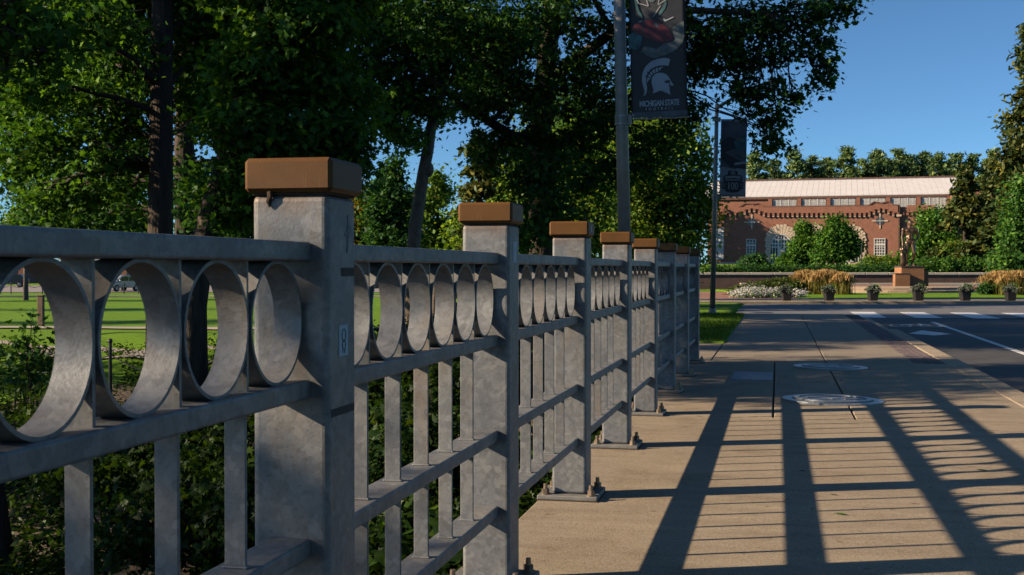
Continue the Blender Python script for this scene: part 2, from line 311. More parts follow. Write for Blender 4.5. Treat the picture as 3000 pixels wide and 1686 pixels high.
# dropped kerb towards the crossing
MB().add([(2.362, 28.3, -.3), (2.66, 28.3, -.3), (2.66, 30.5, -.3), (2.362, 30.5, -.3), (2.362, 28.3, 0), (2.66, 28.3, 0), (2.66, 30.5, -.10), (2.362, 30.5, -.02)],
    [(0,3,2,1),(4,5,6,7),(0,1,5,4),(1,2,6,5),(2,3,7,6),(3,0,4,7)]).build('kerb_stone', M_KERB, ke)
slab('kerb_stone', 2.362, 2.66, 30.508, 37.3, -.3, -.10, M_KERB, ke, .01)
rd = struct(MB().box(2.66, 15, -6, 37.5, -0.5, -0.12).build('road', M_ASPH, None, (0, 0, 0), -AL))
cs = struct(MB().box(1.0, 90, 36.0, 50.35, -0.45, -0.116).build('cross_street', M_ASPH2))
for t in (2.82, 4.42, 6.03, 7.64): MB().box(t - .39, t + .39, 37.75, 42.6, -0.11, -0.107).build('crosswalk_stripe', M_PAINT, rd)
MB().box(4.14, 4.26, 8, 35.2, -.119, -.116).build('lane_line', M_PAINT, rd)
a = MB(); a.poly([(3.38, 28.0, -.114), (3.85, 28.75, -.114), (3.38, 30.3, -.114), (2.92, 28.75, -.114)]); a.build('lane_arrow', M_PAINT, rd)
a = MB()
for c in ((3.12, 32.7), (3.86, 32.7)):
    for k in range(16):
        q0, q1 = 2 * math.pi * k / 16, 2 * math.pi * (k + 1) / 16
        a.poly([(c[0] + r * math.cos(q), c[1] + 2.2 * r * math.sin(q), -.114) for r, q in ((.22, q0), (.28, q0), (.28, q1), (.22, q1))])
for p, q in (((3.12, 32.7), (3.4, 33.5)), ((3.4, 33.5), (3.75, 33.5)), ((3.86, 32.7), (3.68, 34.0)), ((3.4, 33.5), (3.5, 32.75)), ((3.5, 32.75), (3.75, 33.5))):
    v = (Vector(q) - Vector(p)).normalized(); w = Vector((-v.y, v.x)) * .035; a.poly([(*(Vector(p) + w), -.113), (*(Vector(q) + w), -.113), (*(Vector(q) - w), -.113), (*(Vector(p) - w), -.113)])
a.build('bicycle_symbol', M_PAINT, rd)
for x0, x1, y0, y1 in ((8.2, 8.24, 39, 50.3), (14.2, 14.24, 44, 50.3), (20.0, 20.04, 43, 50.3), (27, 27.04, 43, 50.3)):
    MB().add([(x0 - 1.5, y0, -.1155), (x1 - 1.5, y0, -.1155), (x1, y1, -.1155), (x0, y1, -.1155)], [(0, 1, 2, 3)]).build('street_joint', M_GAP, cs)
# storm drain, manholes, hatch
dr = thing('storm_drain', 'black slotted storm drain grate at the edge of the cross street', 'drain', (8.35, 40.6, -.116))
MB().box(-.32, .32, -.42, .42, 0.0, .012).build('grate_frame', M_BLACK, dr)
for k in range(6): MB().box(-.28, .28, -.36 + k * .13, -.29 + k * .13, .012, .022).build('grate_bar', M_IRON2, dr)
for (px, py, dia, lab) in ((2441, 1174, 1.02, 'large round iron manhole cover with raised rim, the nearer of two'), (2434, 1077, 0.99, 'round iron manhole cover in the pavement, the farther of two')):
    Y = 1.36 * FPX / (py - 787); X = (px - 1500) / FPX * Y
    mh = thing('manhole_cover', lab, 'manhole cover', (X, Y, 0), 0, 'manhole covers in the pavement'); mh.rotation_euler = (0, rad(1.0), 0.3)
    R0 = dia / 2; a = MB(); n = 48
    def ringband(mb, r0, r1, z0, z1):
        vs = []; fs = []
        for k in range(n):
            q = 2 * math.pi * k / n
            for r, z in ((r0, z0), (r0, z1), (r1, z1), (r1, z0)): vs.append((r * math.cos(q), r * math.sin(q), z))
        for k in range(n):
            for j in range(4): fs.append((4*k+j, 4*k+(j+1)%4, 4*((k+1)%n)+(j+1)%4, 4*((k+1)%n)+j))
        mb.add(vs, fs)
    ringband(a, R0 - .10, R0, -.02, .014); a.build('frame_ring', M_IRON, mh, bevel=.003)
    a = MB(); a.tube([(0, 0, -.02), (0, 0, .020)], [R0 - .112] * 2, 48); lid = a.build('lid', M_IRON2, mh)
    a = MB(); ringband(a, R0 - .17, R0 - .125, .020, .030); a.build('lid_rim', M_IRON, lid)
    for j, (u, v, w, h) in enumerate(((-.15, .12, .16, .03), (.1, .17, .2, .03), (0, -.02, .10, .10), (-.19, -.12, .13, .03), (.14, -.14, .18, .03), (.2, .02, .09, .03))):
        MB().box(u - w / 2, u + w / 2, v - h / 2, v + h / 2, .0205, .0275).build('lid_stud', M_IRON, lid)
hx = thing('steel_hatch', 'flat blue-grey steel hatch plate set in the shaded pavement', 'hatch', tuple(rail(-.30, 15.6, 0)), -AL)
MB().box(-.25, .25, -.60, .60, -.03, .004).build('plate', M_HATCH, hx, bevel=.002); MB().box(-.03, .03, -.5, -.44, .004, .008).build('lift_handle', M_IRON2, hx)
# ================================================================== railing
T0, SP, S1, PW = -1.195, 2.093, 2.955, 0.204
ZL, ZM, ZR, ZT = (0.315, 0.363), (0.634, 0.682), (1.034, 1.082), (1.378, 1.426)
POST_H, CAP0, CAP1 = 1.545, 1.551, 1.637
shaft = MB().box(-PW/2, PW/2, -PW/2, PW/2, 0.030, POST_H).mesh('shaft', M_GALV)
seam = MB().box(-PW/2 + .002, PW/2 - .002, -PW/2 + .002, PW/2 - .002, POST_H, CAP0 + .003).mesh('seam', M_STAIN)
capm = MB(); h = PW/2 + .015; capm.box(-h, h, -h, h, CAP0, CAP1); capm = capm.mesh('cap', M_CAP)
platem = MB().box(-.178, .178, -.178, .178, .004, .030).mesh('base_plate', M_PLATE)
bolt = MB(); bolt.cyl(0, 0, .030, .036, .030, n=20); bolt = bolt.mesh('washer', M_BOLT)
nut = MB().cyl(0, 0, .036, .062, .0225, n=6).mesh('nut', M_BOLT); stud = MB().cyl(0, 0, .062, .092, .0125, .0115, n=12).mesh('stud', M_BOLT)
POSTL = ['galvanised railing post with brown cap and doodle sticker, nearest the camera', 'galvanised railing post with a paper sticker, second from the camera', 'railing post with bolted base plate, third from the camera',
         'railing post, fourth from the camera, in front of the banner pole', 'railing post, fifth from the camera', 'railing post, sixth from the camera, mostly in shade', 'railing post, seventh from the camera', 'last railing post, at the far end beside the grass patch']
M_PAPER = plain('sticker_paper', (0.72, 0.72, 0.70), (0.62, 0.62, 0.60), 30, 0.7); M_INK = plain('sticker_ink', (0.05, 0.05, 0.05), rough=0.7)
M_TAPE = plain('tape_residue', (0.055, 0.045, 0.04), (0.09, 0.075, 0.06), 20, 0.9); M_TORN = plain('torn_paper', (0.33, 0.30, 0.26), (0.25, 0.23, 0.20), 20, 0.9)
for k in range(-1, 8):
    lab = POSTL[k] if k >= 0 else 'railing post out of view beside the camera'
    if k < 0: continue
    p = thing('railing_post', lab, 'railing post', tuple(rail(T0, S1 + SP * k)), -AL, 'posts of the bridge railing')
    bev(link('shaft', shaft, p), .017, 4); link('seam', seam, p); bev(link('cap', capm, p), .010, 1); bev(link('base_plate', platem, p), .005, 2)
    MB().box(-.184, .184, -.184, .184, .0, .004).build('grout_pad', M_STAIN, p)
    for x in (-.135, .135):
        for y in (-.135, .135):
            w = link('bolt', bolt, p, (x, y, 0)); nn = link('nut', nut, w); nn.rotation_euler.z = random.uniform(0, 1); link('stud', stud, w)
    xf = PW/2 + .0008
    if k == 0:
        st = MB().box(xf - .001, xf + .0006, -.028, .036, 1.135, 1.215).build('sticker', M_PAPER, p)
        a = MB()
        for c, r in (((.004, 1.188), .014), ((.004, 1.163), .011)):
            a.tube([(xf + .0012, c[0] + r * math.cos(q * math.pi / 8), c[1] + r * 1.15 * math.sin(q * math.pi / 8)) for q in range(17)], .0012, 4, False)
        a.tube([(xf + .0012, .008, 1.152), (xf + .0012, .012, 1.142)], .001, 4); a.tube([(xf + .0012, -.002, 1.152), (xf + .0012, -.006, 1.143)], .001, 4); a.build('doodle', M_INK, st)
        MB().box(xf - .001, xf + .0004, -.085, .085, .985, 1.005).build('tape_mark', M_TAPE, p)
        MB().box(xf - .001, xf + .0004, -.01, .084, 1.340, 1.362).build('tape_mark', M_TAPE, p)
        a = MB(); a.prism([(xf - .001, y, z) for y, z in ((.03, 1.40), (.042, 1.405), (.044, 1.445), (.066, 1.455), (.062, 1.472), (.046, 1.468), (.042, 1.50), (.034, 1.498), (.036, 1.462), (.016, 1.452), (.018, 1.444), (.034, 1.448))], (.0016, 0, 0)); a.build('torn_tape', M_TORN, p)
        a = MB(); a.tube([(-.052, -PW/2 - .003, 1.552), (-.050, -PW/2 - .006, 1.540), (-.056, -PW/2 - .005, 1.528), (-.052, -PW/2 - .004, 1.514)], [.008, .007, .006, .002], 6); a.build('debris', M_STAIN, p)
    if k == 1: MB().box(xf - .001, xf + .0006, -.03, .04, 1.385, 1.475).build('sticker', M_PAPER, p)
    if k == 2: MB().box(PW/2 + .015, PW/2 + .0162, -.02, .01, 1.575, 1.615).build('sticker', M_PAPER, p)
LB = SP - PW; RW = 0.056; PITCH_R = LB / 6
def tubering(R, th, w, n=48):
    vs = []; fs = []
    for k in range(n):
        q = 2 * math.pi * k / n
        for r, x in ((R - th, -w/2), (R, -w/2), (R, w/2), (R - th, w/2)): vs.append((x, r * math.cos(q), r * math.sin(q)))
    for k in range(n):
        for j in range(4): fs.append((4*k+j, 4*k+(j+1)%4, 4*((k+1)%n)+(j+1)%4, 4*((k+1)%n)+j))
    return MB().add(vs, fs)
RO = (PITCH_R - .010) / 2
ringm = tubering(RO, .0085, .072).mesh('ring', M_GALV, False)
bm = bmesh.new(); bm.from_mesh(ringm)
for f in bm.faces: f.smooth = True
for e in bm.edges:
    if len(e.link_faces) == 2 and e.link_faces[0].normal.angle(e.link_faces[1].normal) > 0.6: e.smooth = False
bm.to_mesh(ringm); bm.free()
railm = {}
for nm, (z0, z1), w in (('top_rail', ZT, .058), ('middle_rail', ZR, .055), ('lower_rail', ZM, .055), ('bottom_rail', ZL, .055)):
    railm[nm] = MB().box(-w, w, PW/2 - .001, SP - PW/2 + .001, z0, z1).mesh(nm, M_GALV)
bal_a = MB().box(-.026, .026, -.005, .005, ZM[1] - .001, ZR[0] + .001).mesh('baluster', M_GALV)
bal_b = MB().box(-.026, .026, -.005, .005, ZL[1] - .001, ZM[0] + .001).mesh('baluster', M_GALV)
divm = MB().box(-.030, .030, -.005, .005, ZR[1] - .001, ZT[0] + .001).mesh('divider_plate', M_GALV)
weld = MB(); weld.box(-.031, .031, -.011, .011, 0, .006); weld = weld.mesh('weld_bead', M_GALV)
ORD = ['first', 'second', 'third', 'fourth', 'fifth', 'sixth', 'seventh', 'eighth']
for k in range(-1, 7):
    lab = 'nearest railing panel of steel rings and balusters, cut by the left edge' if k < 0 else 'railing panel of steel rings and balusters between the %s and %s posts' % (ORD[k], ORD[k + 1])
    p = thing('railing', lab, 'railing', tuple(rail(T0, S1 + SP * k)), -AL, 'panels of the bridge railing')
    for nm in railm: bev(link(nm, railm[nm], p), .007, 3)
    zc = (ZR[1] + ZT[0]) / 2
    for j in range(6):
        o = link('ring', ringm, p, (0, PW/2 + PITCH_R * (j + .5), zc)); o.scale = (1, 1, (ZT[0] - ZR[1] + .004) / (2 * RO)); o.rotation_euler.x = 0
    for j in range(1, 6):
        y = PW/2 + PITCH_R * j
        link('divider_plate', divm, p, (0, y, 0)); ba = link('baluster', bal_a, p, (0, y, 0)); bb = link('baluster', bal_b, p, (0, y, 0))
        bev(ba, .002, 1); bev(bb, .002, 1)
        for b_, z in ((ba, ZM[1]), (bb, ZL[1])): bev(link('weld_bead', weld, b_, (0, 0, z - .0005)), .004, 2)
# ================================================================== lamp posts with banners
M_BAN1 = plain('banner_black', (0.012, 0.014, 0.019), (0.022, 0.026, 0.034), 2.5, 0.6); M_BSILVER = plain('banner_silver', (0.36, 0.38, 0.41), (0.30, 0.32, 0.35), 3, 0.6)
M_BRED = plain('banner_red', (0.13, 0.012, 0.022), (0.045, 0.006, 0.012), 5, 0.5); M_BTEAL = plain('banner_teal', (0.05, 0.15, 0.16), (0.018, 0.055, 0.062), 9, 0.6)
M_BGLOVE = plain('banner_grey_green', (0.13, 0.16, 0.165), (0.035, 0.06, 0.06), 6, 0.6); M_BGREY = plain('banner_grey', (0.34, 0.35, 0.36), (0.28, 0.29, 0.30), 3, 0.6)
M_BSLATE = plain('banner_slate', (0.10, 0.115, 0.14), (0.05, 0.06, 0.075), 4, 0.6)
def text_mesh(txt, size, bold, spacing=1.0, mat=None, name='lettering', xs=1.0):
    c = bpy.data.curves.new(name, 'FONT'); c.body = txt; c.size = size; c.offset = bold; c.space_character = spacing; c.align_x = 'CENTER'; c.fill_mode = 'FRONT'
    o = bpy.data.objects.new(name, c); COL.objects.link(o); dg = bpy.context.evaluated_depsgraph_get()
    me = bpy.data.meshes.new_from_object(o.evaluated_get(dg)); bpy.data.objects.remove(o)
    co = np.empty(len(me.vertices) * 3, np.float32); me.vertices.foreach_get('co', co); co = co.reshape(-1, 3); o3 = np.zeros_like(co)
    o3[:, 0] = co[:, 0] * xs; o3[:, 2] = co[:, 1]; me.vertices.foreach_set('co', o3.ravel()); me.materials.clear(); me.materials.append(mat); me.update(); return me
CREST = [(490,745),(455,731),(420,725),(375,727),(330,735),(280,752),(240,775),(205,806),(180,840),(161,885),(152,930),(151,970),(155,1010),(163,1045),(172,1080),(178,1105),(174,1140),(160,1165),(190,1150),(204,1125),(210,1095),(210,1060),(203,1010),(200,960),(204,932),(212,910),(225,886),(245,865),(270,845),(300,828),(335,817),(370,812),(405,812),(440,815),(465,825)]
BOWL = [(275,1138),(283,1110),(281,1080),(270,1040),(263,1005),(265,970),(277,938),(300,915),(325,903),(350,898),(380,898),(410,905),(435,918),(455,935),(472,960),(485,985),(500,1015),(528,1055),(510,1057),(488,1055),(484,1036),(478,1018),(470,1030),(471,1060),(478,1115),(485,1165),(430,1135),(370,1107),(320,1124)]
EYE = [(412,1006),(432,993),(462,989),(482,994),(484,1012),(470,1018),(445,1024),(425,1018)]
BAND = [(214,1010),(209,975),(222,930),(250,888),(290,855),(340,835),(410,828),(385,845),(362,872),(350,884),(315,893),(285,907),(262,930),(248,965),(225,985)]
def emblem(parent, M, mat, dark, y, names=('crest_print', 'helmet_print')):
    f = lambda pts, dy: [(M(*p)[0], y - dy, M(*p)[1]) for p in pts]
    MB().poly(f(CREST, .001)).build(names[0], mat, parent); MB().poly(f(BAND, .001)).build('band_print', mat, parent)
    h_ = MB().poly(f(BOWL, .001)).build(names[1], mat, parent); MB().poly(f(EYE, .0025)).build('eye_print', dark, h_)
    for k in range(6):
        q = rad(158 - k * 18); c = (340, 985); p0 = (c[0] + 95 * math.cos(q), c[1] - 95 * math.sin(q)); p1 = (c[0] + 165 * math.cos(q), c[1] - 165 * math.sin(q)); w = 5
        n_ = (math.sin(q) * w, math.cos(q) * w)
        MB().poly(f([(p0[0]-n_[0], p0[1]-n_[1]), (p1[0]-n_[0], p1[1]-n_[1]), (p1[0]+n_[0], p1[1]+n_[1]), (p0[0]+n_[0], p0[1]+n_[1])], .002)).build('band_gap_print', dark, parent)
def lamp(name, label, loc, tilt, top, r0, r1, ban_z0, ban_x, arm):
    L = thing(name, label, 'lamp post', loc, -AL, 'lamp posts with banners along the pavement'); L.rotation_euler = (0, rad(tilt), -AL)
    MB().tube([(0, 0, 0), (0, 0, top * .5), (0, 0, top)], [r0, (r0 + r1) / 2, r1], 20).build('pole', M_POLE, L, smooth=True)
    MB().box(-.2, .2, -.2, .2, -.02, .03).build('base_flange', M_POLE, L, bevel=.008)
    MB().tube([(0, 0, .03), (0, 0, .16)], [r0 + .04, r0 + .012], 16).build('base_collar', M_POLE, L)
    a = MB().tube([(0, 0, top - .12), (.25, 0, top + .04), (.85, 0, top + .40), (1.5, 0, top + .64)], [.055, .05, .042, .034], 10); ar = a.build('mast_arm', M_POLE, L, smooth=True)
    a = MB().box(1.46, 1.95, -.13, .13, top + .60, top + .70); lh = a.build('lamp_head', M_POLE, L, bevel=.03); MB().box(1.56, 1.90, -.10, .10, top + .588, top + .602).build('lens', M_BGREY, lh)
    r = (r0 + r1) / 2
    for z in (ban_z0 - .02, ban_z0 + 2.28):
        MB().tube([(0, 0, z), (ban_x + .78, 0, z)], [.012, .012], 8).build('banner_arm', M_POLE, L)
        br = MB().tube([(0, 0, z - .06), (0, 0, z + .06)], [r + .014] * 2, 20).build('bracket', M_POLE, L)
        for dz in (-.055, .055): MB().tube([(0, 0, z + dz - .006), (0, 0, z + dz + .006)], [r + .019] * 2, 20).build('band_clamp', M_IRON, br)
        MB().box(r + .005, r + .05, -.03, .03, z - .07, z + .07).build('bracket_plate', M_POLE, br, bevel=.004)
    return L, r
P1 = at(1834, 690, 16.6)
L1, r1 = lamp('lamp_post', 'grey lamp post behind the railing carrying a large black football banner', (P1.x + .03, 16.6, -.55), -1.3, 8.2, .098, .070, 3.96, .135, None)
def wavy(x0, x1, z0, z1, amp, nx=14, nz=22):
    vs = []; fs = []
    for j in range(nz + 1):
        for i in range(nx + 1):
            u, v = i / nx, j / nz; vs.append((x0 + (x1 - x0) * u, amp * math.sin(u * 7 + v * 1.2) * (0.35 + 0.65 * math.sin(math.pi * min(1, v + .05))), z0 + (z1 - z0) * v))
    for j in range(nz):
        for i in range(nx): a_ = j * (nx + 1) + i; fs.append((a_, a_ + 1, a_ + nx + 2, a_ + nx + 1))
    return MB().add(vs, fs)
ZB = 3.96; BX0 = .135
B1 = thing('banner', 'black banner with football, white warrior helmet emblem and MICHIGAN STATE FOOTBALL lettering', 'banner', L1.location, 0, 'banners on the lamp posts'); B1.rotation_euler = L1.rotation_euler
cl = wavy(BX0, BX0 + .76, ZB, ZB + 2.28, .006).build('cloth', M_BAN1, B1, smooth=True); so = cl.modifiers.new('solid', 'SOLIDIFY'); so.thickness = .002
def MP(px, py): return (BX0 + .76 * (px - 18) / 662, ZB + .03 + (1390 - py) * .00115)
MB().box(BX0 + .002, BX0 + .758, -.012, -.009, ZB, ZB + .075).build('hem', M_BSLATE, B1)
emblem(B1, MP, M_BSILVER, M_BAN1, -.011)
me = text_mesh('MICHIGAN STATE', .108, .0045, .93, M_BSILVER, xs=.66); c_ = MP(350, 1285); link('lettering', me, B1, (c_[0], -.0125, c_[1]))
me = text_mesh('FOOTBALL', .054, .001, 1.9, M_BSILVER, xs=.86); c_ = MP(350, 1335); link('lettering', me, B1, (c_[0], -.0125, c_[1]))
MB().poly([(MP(38 + 11 * math.cos(q), 0)[0], -.0135, MP(0, 1382 + 11 * math.sin(q))[1]) for q in [k * math.pi / 6 for k in range(12)]]).build('grommet', M_BSILVER, B1)
def pr(name, pts, mat, y): return MB().poly([(MP(*p)[0], -y, MP(*p)[1]) for p in pts]).build(name, mat, B1)
def arc(cx, cy, rx, ry, a0, a1, n=14): return [(cx + rx * math.cos(rad(a0 + (a1 - a0) * k / n)), cy + ry * math.sin(rad(a0 + (a1 - a0) * k / n))) for k in range(n + 1)]
pr('glove_print', [(140,640),(185,575),(260,590),(330,620),(420,560),(520,540),(600,470),(640,320),(655,305),(660,480),(640,560),(560,640),(440,690),(300,725),(220,690)], M_BGLOVE, .0115)
pr('glove_print', [(0,430),(60,400),(150,420),(165,480),(150,560),(110,620),(60,610),(0,560)], M_BTEAL, .0115)
pr('glove_print', [(520,380),(560,350),(640,310),(655,400),(620,520),(560,540),(535,470)], M_BGLOVE, .0120)
fb = pr('football_print', [(40,350),(90,305),(180,270),(260,265),(340,285),(420,335),(480,400),(520,480),(525,530),(440,545),(330,530),(220,490),(170,465),(100,410),(60,390)], M_BRED, .0125)
pr('stripe_print', [(170,280),(186,278),(190,380),(176,470),(160,460),(172,380)], M_BAN1, .013)
pr('lace_print', [(120,280),(172,270),(172,280),(122,290)], M_BSILVER, .0135)
pr('badge_print', [(300,320),(325,300),(350,318),(348,345),(355,365),(330,350),(315,345),(325,328)], M_BTEAL, .0135)
pr('swoosh_print', [(424,252),(432,268),(452,275),(480,268),(536,247),(538,256),(470,288),(440,300),(424,290),(420,270)], M_BSILVER, .0125)
pr('mask_print', [(80,0),(112,0),(116,80),(135,150),(172,215),(165,248),(130,200),(98,130),(84,60)], M_BTEAL, .0125)
pr('mask_print', [(455,40),(462,90),(440,150),(400,200),(370,225),(372,190),(410,130),(430,75)], M_BTEAL, .0125)
for q0, q1 in (((118,60),(245,105)), ((245,105),(215,0)), ((360,98),(378,0)), ((360,98),(450,45)), ((390,105),(300,235)), ((135,70),(100,0))):
    v = Vector(q1) - Vector(q0); n_ = Vector((-v.y, v.x)).normalized() * 5; pr('mask_bar_print', [tuple(Vector(q0) + n_), tuple(Vector(q1) + n_), tuple(Vector(q1) - n_), tuple(Vector(q0) - n_)], M_BGREY, .0135)
pr('chin_print', [(230,20),(260,0),(320,0),(330,35),(300,65),(260,55)], M_BGLOVE, .0125)
# second lamp post
P2 = at(2087, 921, 35.9)
L2, r2 = lamp('lamp_post', 'slender lamp post at the corner of the grass patch with a grey banner', (P2.x, 35.9, 0.02), 1.1, 6.2, .082, .055, 3.46, .13, None)
B2 = thing('banner', 'grey banner with stadium picture and the number 100 in a dark crest', 'banner', L2.location, 0, 'banners on the lamp posts'); B2.rotation_euler = L2.rotation_euler
ZC, CX0 = 3.46, .13
cl = wavy(CX0, CX0 + .76, ZC, ZC + 2.28, .008).build('cloth', M_BGREY, B2, smooth=True); so = cl.modifiers.new('solid', 'SOLIDIFY'); so.thickness = .002
def MQ(u, v): return (CX0 + .76 * u, ZC + 2.28 * v)
def pq(name, pts, mat, y): return MB().poly([(MQ(*p)[0], -y, MQ(*p)[1]) for p in pts]).build(name, mat, B2)
pq('sky_print', [(.02,.98),(.98,.98),(.98,.80),(.6,.74),(.3,.78),(.02,.70)], M_BSLATE, .012)
pq('stand_print', [(.02,.70),(.3,.78),(.6,.74),(.98,.80),(.98,.66),(.02,.56)], M_BAN1, .0125)
pq('field_print', [(.02,.56),(.98,.66),(.98,.40),(.55,.36),(.02,.40)], M_BSLATE, .012)
pq('field_print', [(.5,.72),(.98,.78),(.98,.62),(.62,.58)], M_BTEAL, .013); pq('tower_print', [(.03,.60),(.98,.42),(.98,.36),(.4,.38),(.03,.50)], M_BAN1, .013)
pq('tower_print', [(.55,.44),(.98,.46),(.98,.43),(.55,.41)], M_BSILVER, .0135); pq('tower_print', [(.6,.55),(.85,.50),(.86,.485),(.6,.535)], M_BAN1, .0138)
pq('crest_print', [(.30,.325),(.36,.34),(.62,.34),(.68,.325),(.68,.285),(.80,.28),(.86,.26),(.84,.20),(.90,.19),(.90,.11),(.82,.10),(.72,.065),(.5,.055),(.27,.065),(.17,.10),(.09,.11),(.09,.19),(.15,.20),(.13,.26),(.19,.28),(.30,.285)], M_BAN1, .0125)
pq('scroll_print', [(.20,.265),(.5,.275),(.80,.265),(.80,.235),(.5,.245),(.20,.235)], M_BGREY, .0132); pq('scroll_print', [(.22,.225),(.78,.225),(.78,.212),(.22,.212)], M_BGREY, .0132)
pq('wing_print', [(.095,.17),(.22,.17),(.22,.16),(.095,.16)], M_BGREY, .0132); pq('wing_print', [(.78,.17),(.895,.17),(.895,.16),(.78,.16)], M_BGREY, .0132)
pq('wing_print', [(.095,.14),(.20,.14),(.20,.13),(.095,.13)], M_BGREY, .0132); pq('wing_print', [(.80,.14),(.895,.14),(.895,.13),(.80,.13)], M_BGREY, .0132)
me = text_mesh('100', .28, .006, 1.0, M_BGREY, xs=.78); c_ = MQ(.5, .10); link('number', me, B2, (c_[0], -.0135, c_[1]))
def ME(px, py): return (MQ(.40, 0)[0] + (px - 150) * .00042, MQ(0, .287)[1] + (1165 - py) * .00024)
emblem(B2, ME, M_BGREY, M_BAN1, -.0125)
# grass patch by the second lamp post
gp = MB().box(-6, -.92, 22.3, 36.4, -.1, .03); gp = struct(gp.build('grass_patch', M_LAWN, None, (0, 0, 0), -AL, bevel=.03))
def blades(name, n, xf, h, w, mat, parent=None, off=(0, 0, 0), lean=.35):
    X, Y, Z = xf(n); a_ = RS.rand(n) * 6.283; ln = RS.randn(n, 2) * lean * h; hh = h * (.6 + .8 * RS.rand(n)); V = np.zeros((n, 3, 3))
    V[:, 0] = np.stack([X - w * np.cos(a_), Y - w * np.sin(a_), Z], -1); V[:, 1] = np.stack([X + w * np.cos(a_), Y + w * np.sin(a_), Z], -1)
    V[:, 2] = np.stack([X + ln[:, 0], Y + ln[:, 1], Z + hh], -1)
    return np_mesh(name, V.reshape(-1, 3), np.arange(n * 3).reshape(-1, 3), mat, parent, off)
def patch(n):
    t = RS.uniform(-5.9, -.93, n); s = RS.uniform(22.35, 36.35, n); return t * CA + s * SA, -t * SA + s * CA, np.full(n, .028)
tag(blades('grass_blades', 30000, patch, .06, .006, M_BLADE), 'short mown grass blades on the patch beside the lamp post', 'grass', None, 'stuff')
# ================================================================== statue plaza
M_BRICKD = brick('dark_brick', (0.115, 0.052, 0.036), (0.075, 0.036, 0.028), (0.16, 0.13, 0.11), .22, .075, .010)
M_BRICKO = brick('orange_brick', (0.34, 0.145, 0.052), (0.28, 0.11, 0.042), (0.34, 0.21, 0.12), .22, .075, .009)
M_BRICKF = brick('plaza_brick', (0.34, 0.135, 0.07), (0.24, 0.09, 0.055), (0.26, 0.18, 0.13), .21, .105, .012, True)
M_STONE = plain('limestone', (0.55, 0.48, 0.38), (0.44, 0.38, 0.30), 1.2, 0.8, 0, 0.2, 20); M_STEPS = plain('step_stone', (0.48, 0.36, 0.24), (0.36, 0.26, 0.17), 1.4, 0.85, 0, 0.2, 18)
M_BRONZE = plain('bronze', (0.17, 0.105, 0.065), (0.115, 0.072, 0.046), 6, 0.36, 0.6, 0.15, 14, 0.02); M_CAPST = plain('pedestal_cap', (0.045, 0.04, 0.038), (0.07, 0.06, 0.055), 5, 0.5)
pw = struct(MB().box(5, 60, 50.36, 54.6, -.45, 0.0).build('plaza_pavement', M_WALK2, bevel=.02))
pk = struct(MB().box(5, 10, 50.10, 50.355, -.40, .004).build('plaza_kerb', M_KERB, bevel=.02))
for k in range(14): MB().box(10.006 + k * 3.0, 13.0 + k * 3.0, 50.10, 50.355, -.40, .004).build('kerb_stone', M_KERB, pk, bevel=.02)
struct(MB().box(13, 60, 54.61, 90, -.3, .012).build('plaza_lawn', M_LAWN)); struct(MB().box(4, 13, 54.61, 70, -.3, .010).build('brick_paving', M_BRICKF))
st = thing('stone_steps', 'two wide curved stone steps in front of the statue', 'steps', (22.2, 70, 0))
MB().box(-4.8, 5.0, -1.6, 9, .01, .302).build('platform', M_BRICKF, st)
for lv, (r0, r1, z0, z1, nb) in enumerate(((4.6, 4.0, .0, .155, 9), (4.2, 3.5, .15, .308, 8))):
    xw = 4.55 if lv == 0 else 4.1
    for k in range(nb):
        xa, xb = -xw + 2 * xw * k / nb + .01, -xw + 2 * xw * (k + 1) / nb - .01
        yf = lambda x: -(3.9 if lv == 0 else 3.2) * math.sqrt(max(.04, 1 - (x / (xw * 1.08)) ** 2)) * .95
        MB().add([(xa, yf(xa), z0), (xb, yf(xb), z0), (xb, yf(xb) + 1.4, z0), (xa, yf(xa) + 1.4, z0), (xa, yf(xa), z1), (xb, yf(xb), z1), (xb, 1.4 if lv else yf(xb) + 1.4, z1), (xa, 1.4 if lv else yf(xa) + 1.4, z1)],
                 [(0,3,2,1),(4,5,6,7),(0,1,5,4),(1,2,6,5),(2,3,7,6),(3,0,4,7)]).build('step_stone', M_STEPS, st, bevel=.015)
pd_ = thing('statue_pedestal', 'stepped orange brick pedestal under the bronze statue', 'pedestal', (23.72, 72.3, .30))
MB().box(-.66, .68, -.55, .75, 0, 1.13).build('main_block', M_BRICKO, pd_); MB().box(-.69, .71, -.58, .78, 1.13, 1.19).build('main_capstone', M_CAPST, pd_, bevel=.01)
MB().box(-1.17, -.30, -1.0, -.552, 0, .73).build('front_block', M_BRICKO, pd_); MB().box(-1.19, -.28, -1.02, -.555, .73, .78).build('front_capstone', M_CAPST, pd_, bevel=.01)
MB().box(.76, 1.16, .10, .95, 0, .92).build('side_block', M_BRICKO, pd_); MB().box(.74, 1.18, .08, .97, .92, .96).build('side_capstone', M_CAPST, pd_, bevel=.01)
MB().box(.682, .758, .30, .75, 0, .90).build('link_block', M_BRICKO, pd_)
sx = thing('bronze_statue', 'bronze statue of a muscular standing man holding a helmet, on the brick pedestal', 'statue', (23.72, 72.3, 1.49)); sx.scale = (1.66, 1.6, 1.5)
b = MB()
def cap(a_, b_, ra, rb, n=5): b.tube([Vector(a_).lerp(Vector(b_), i / n) for i in range(n + 1)], [ra + (rb - ra) * i / n for i in range(n + 1)], 12); b.ell(a_, (ra,) * 3, 12, 8); b.ell(b_, (rb,) * 3, 12, 8)
b.ell((0, 0, 1.36), (.185, .12, .20)); b.ell((0, .005, 1.14), (.145, .105, .17)); b.ell((0, .01, .97), (.165, .12, .13)); b.ell((-.085, -.085, 1.41), (.085, .05, .065)); b.ell((.085, -.085, 1.41), (.085, .05, .065))
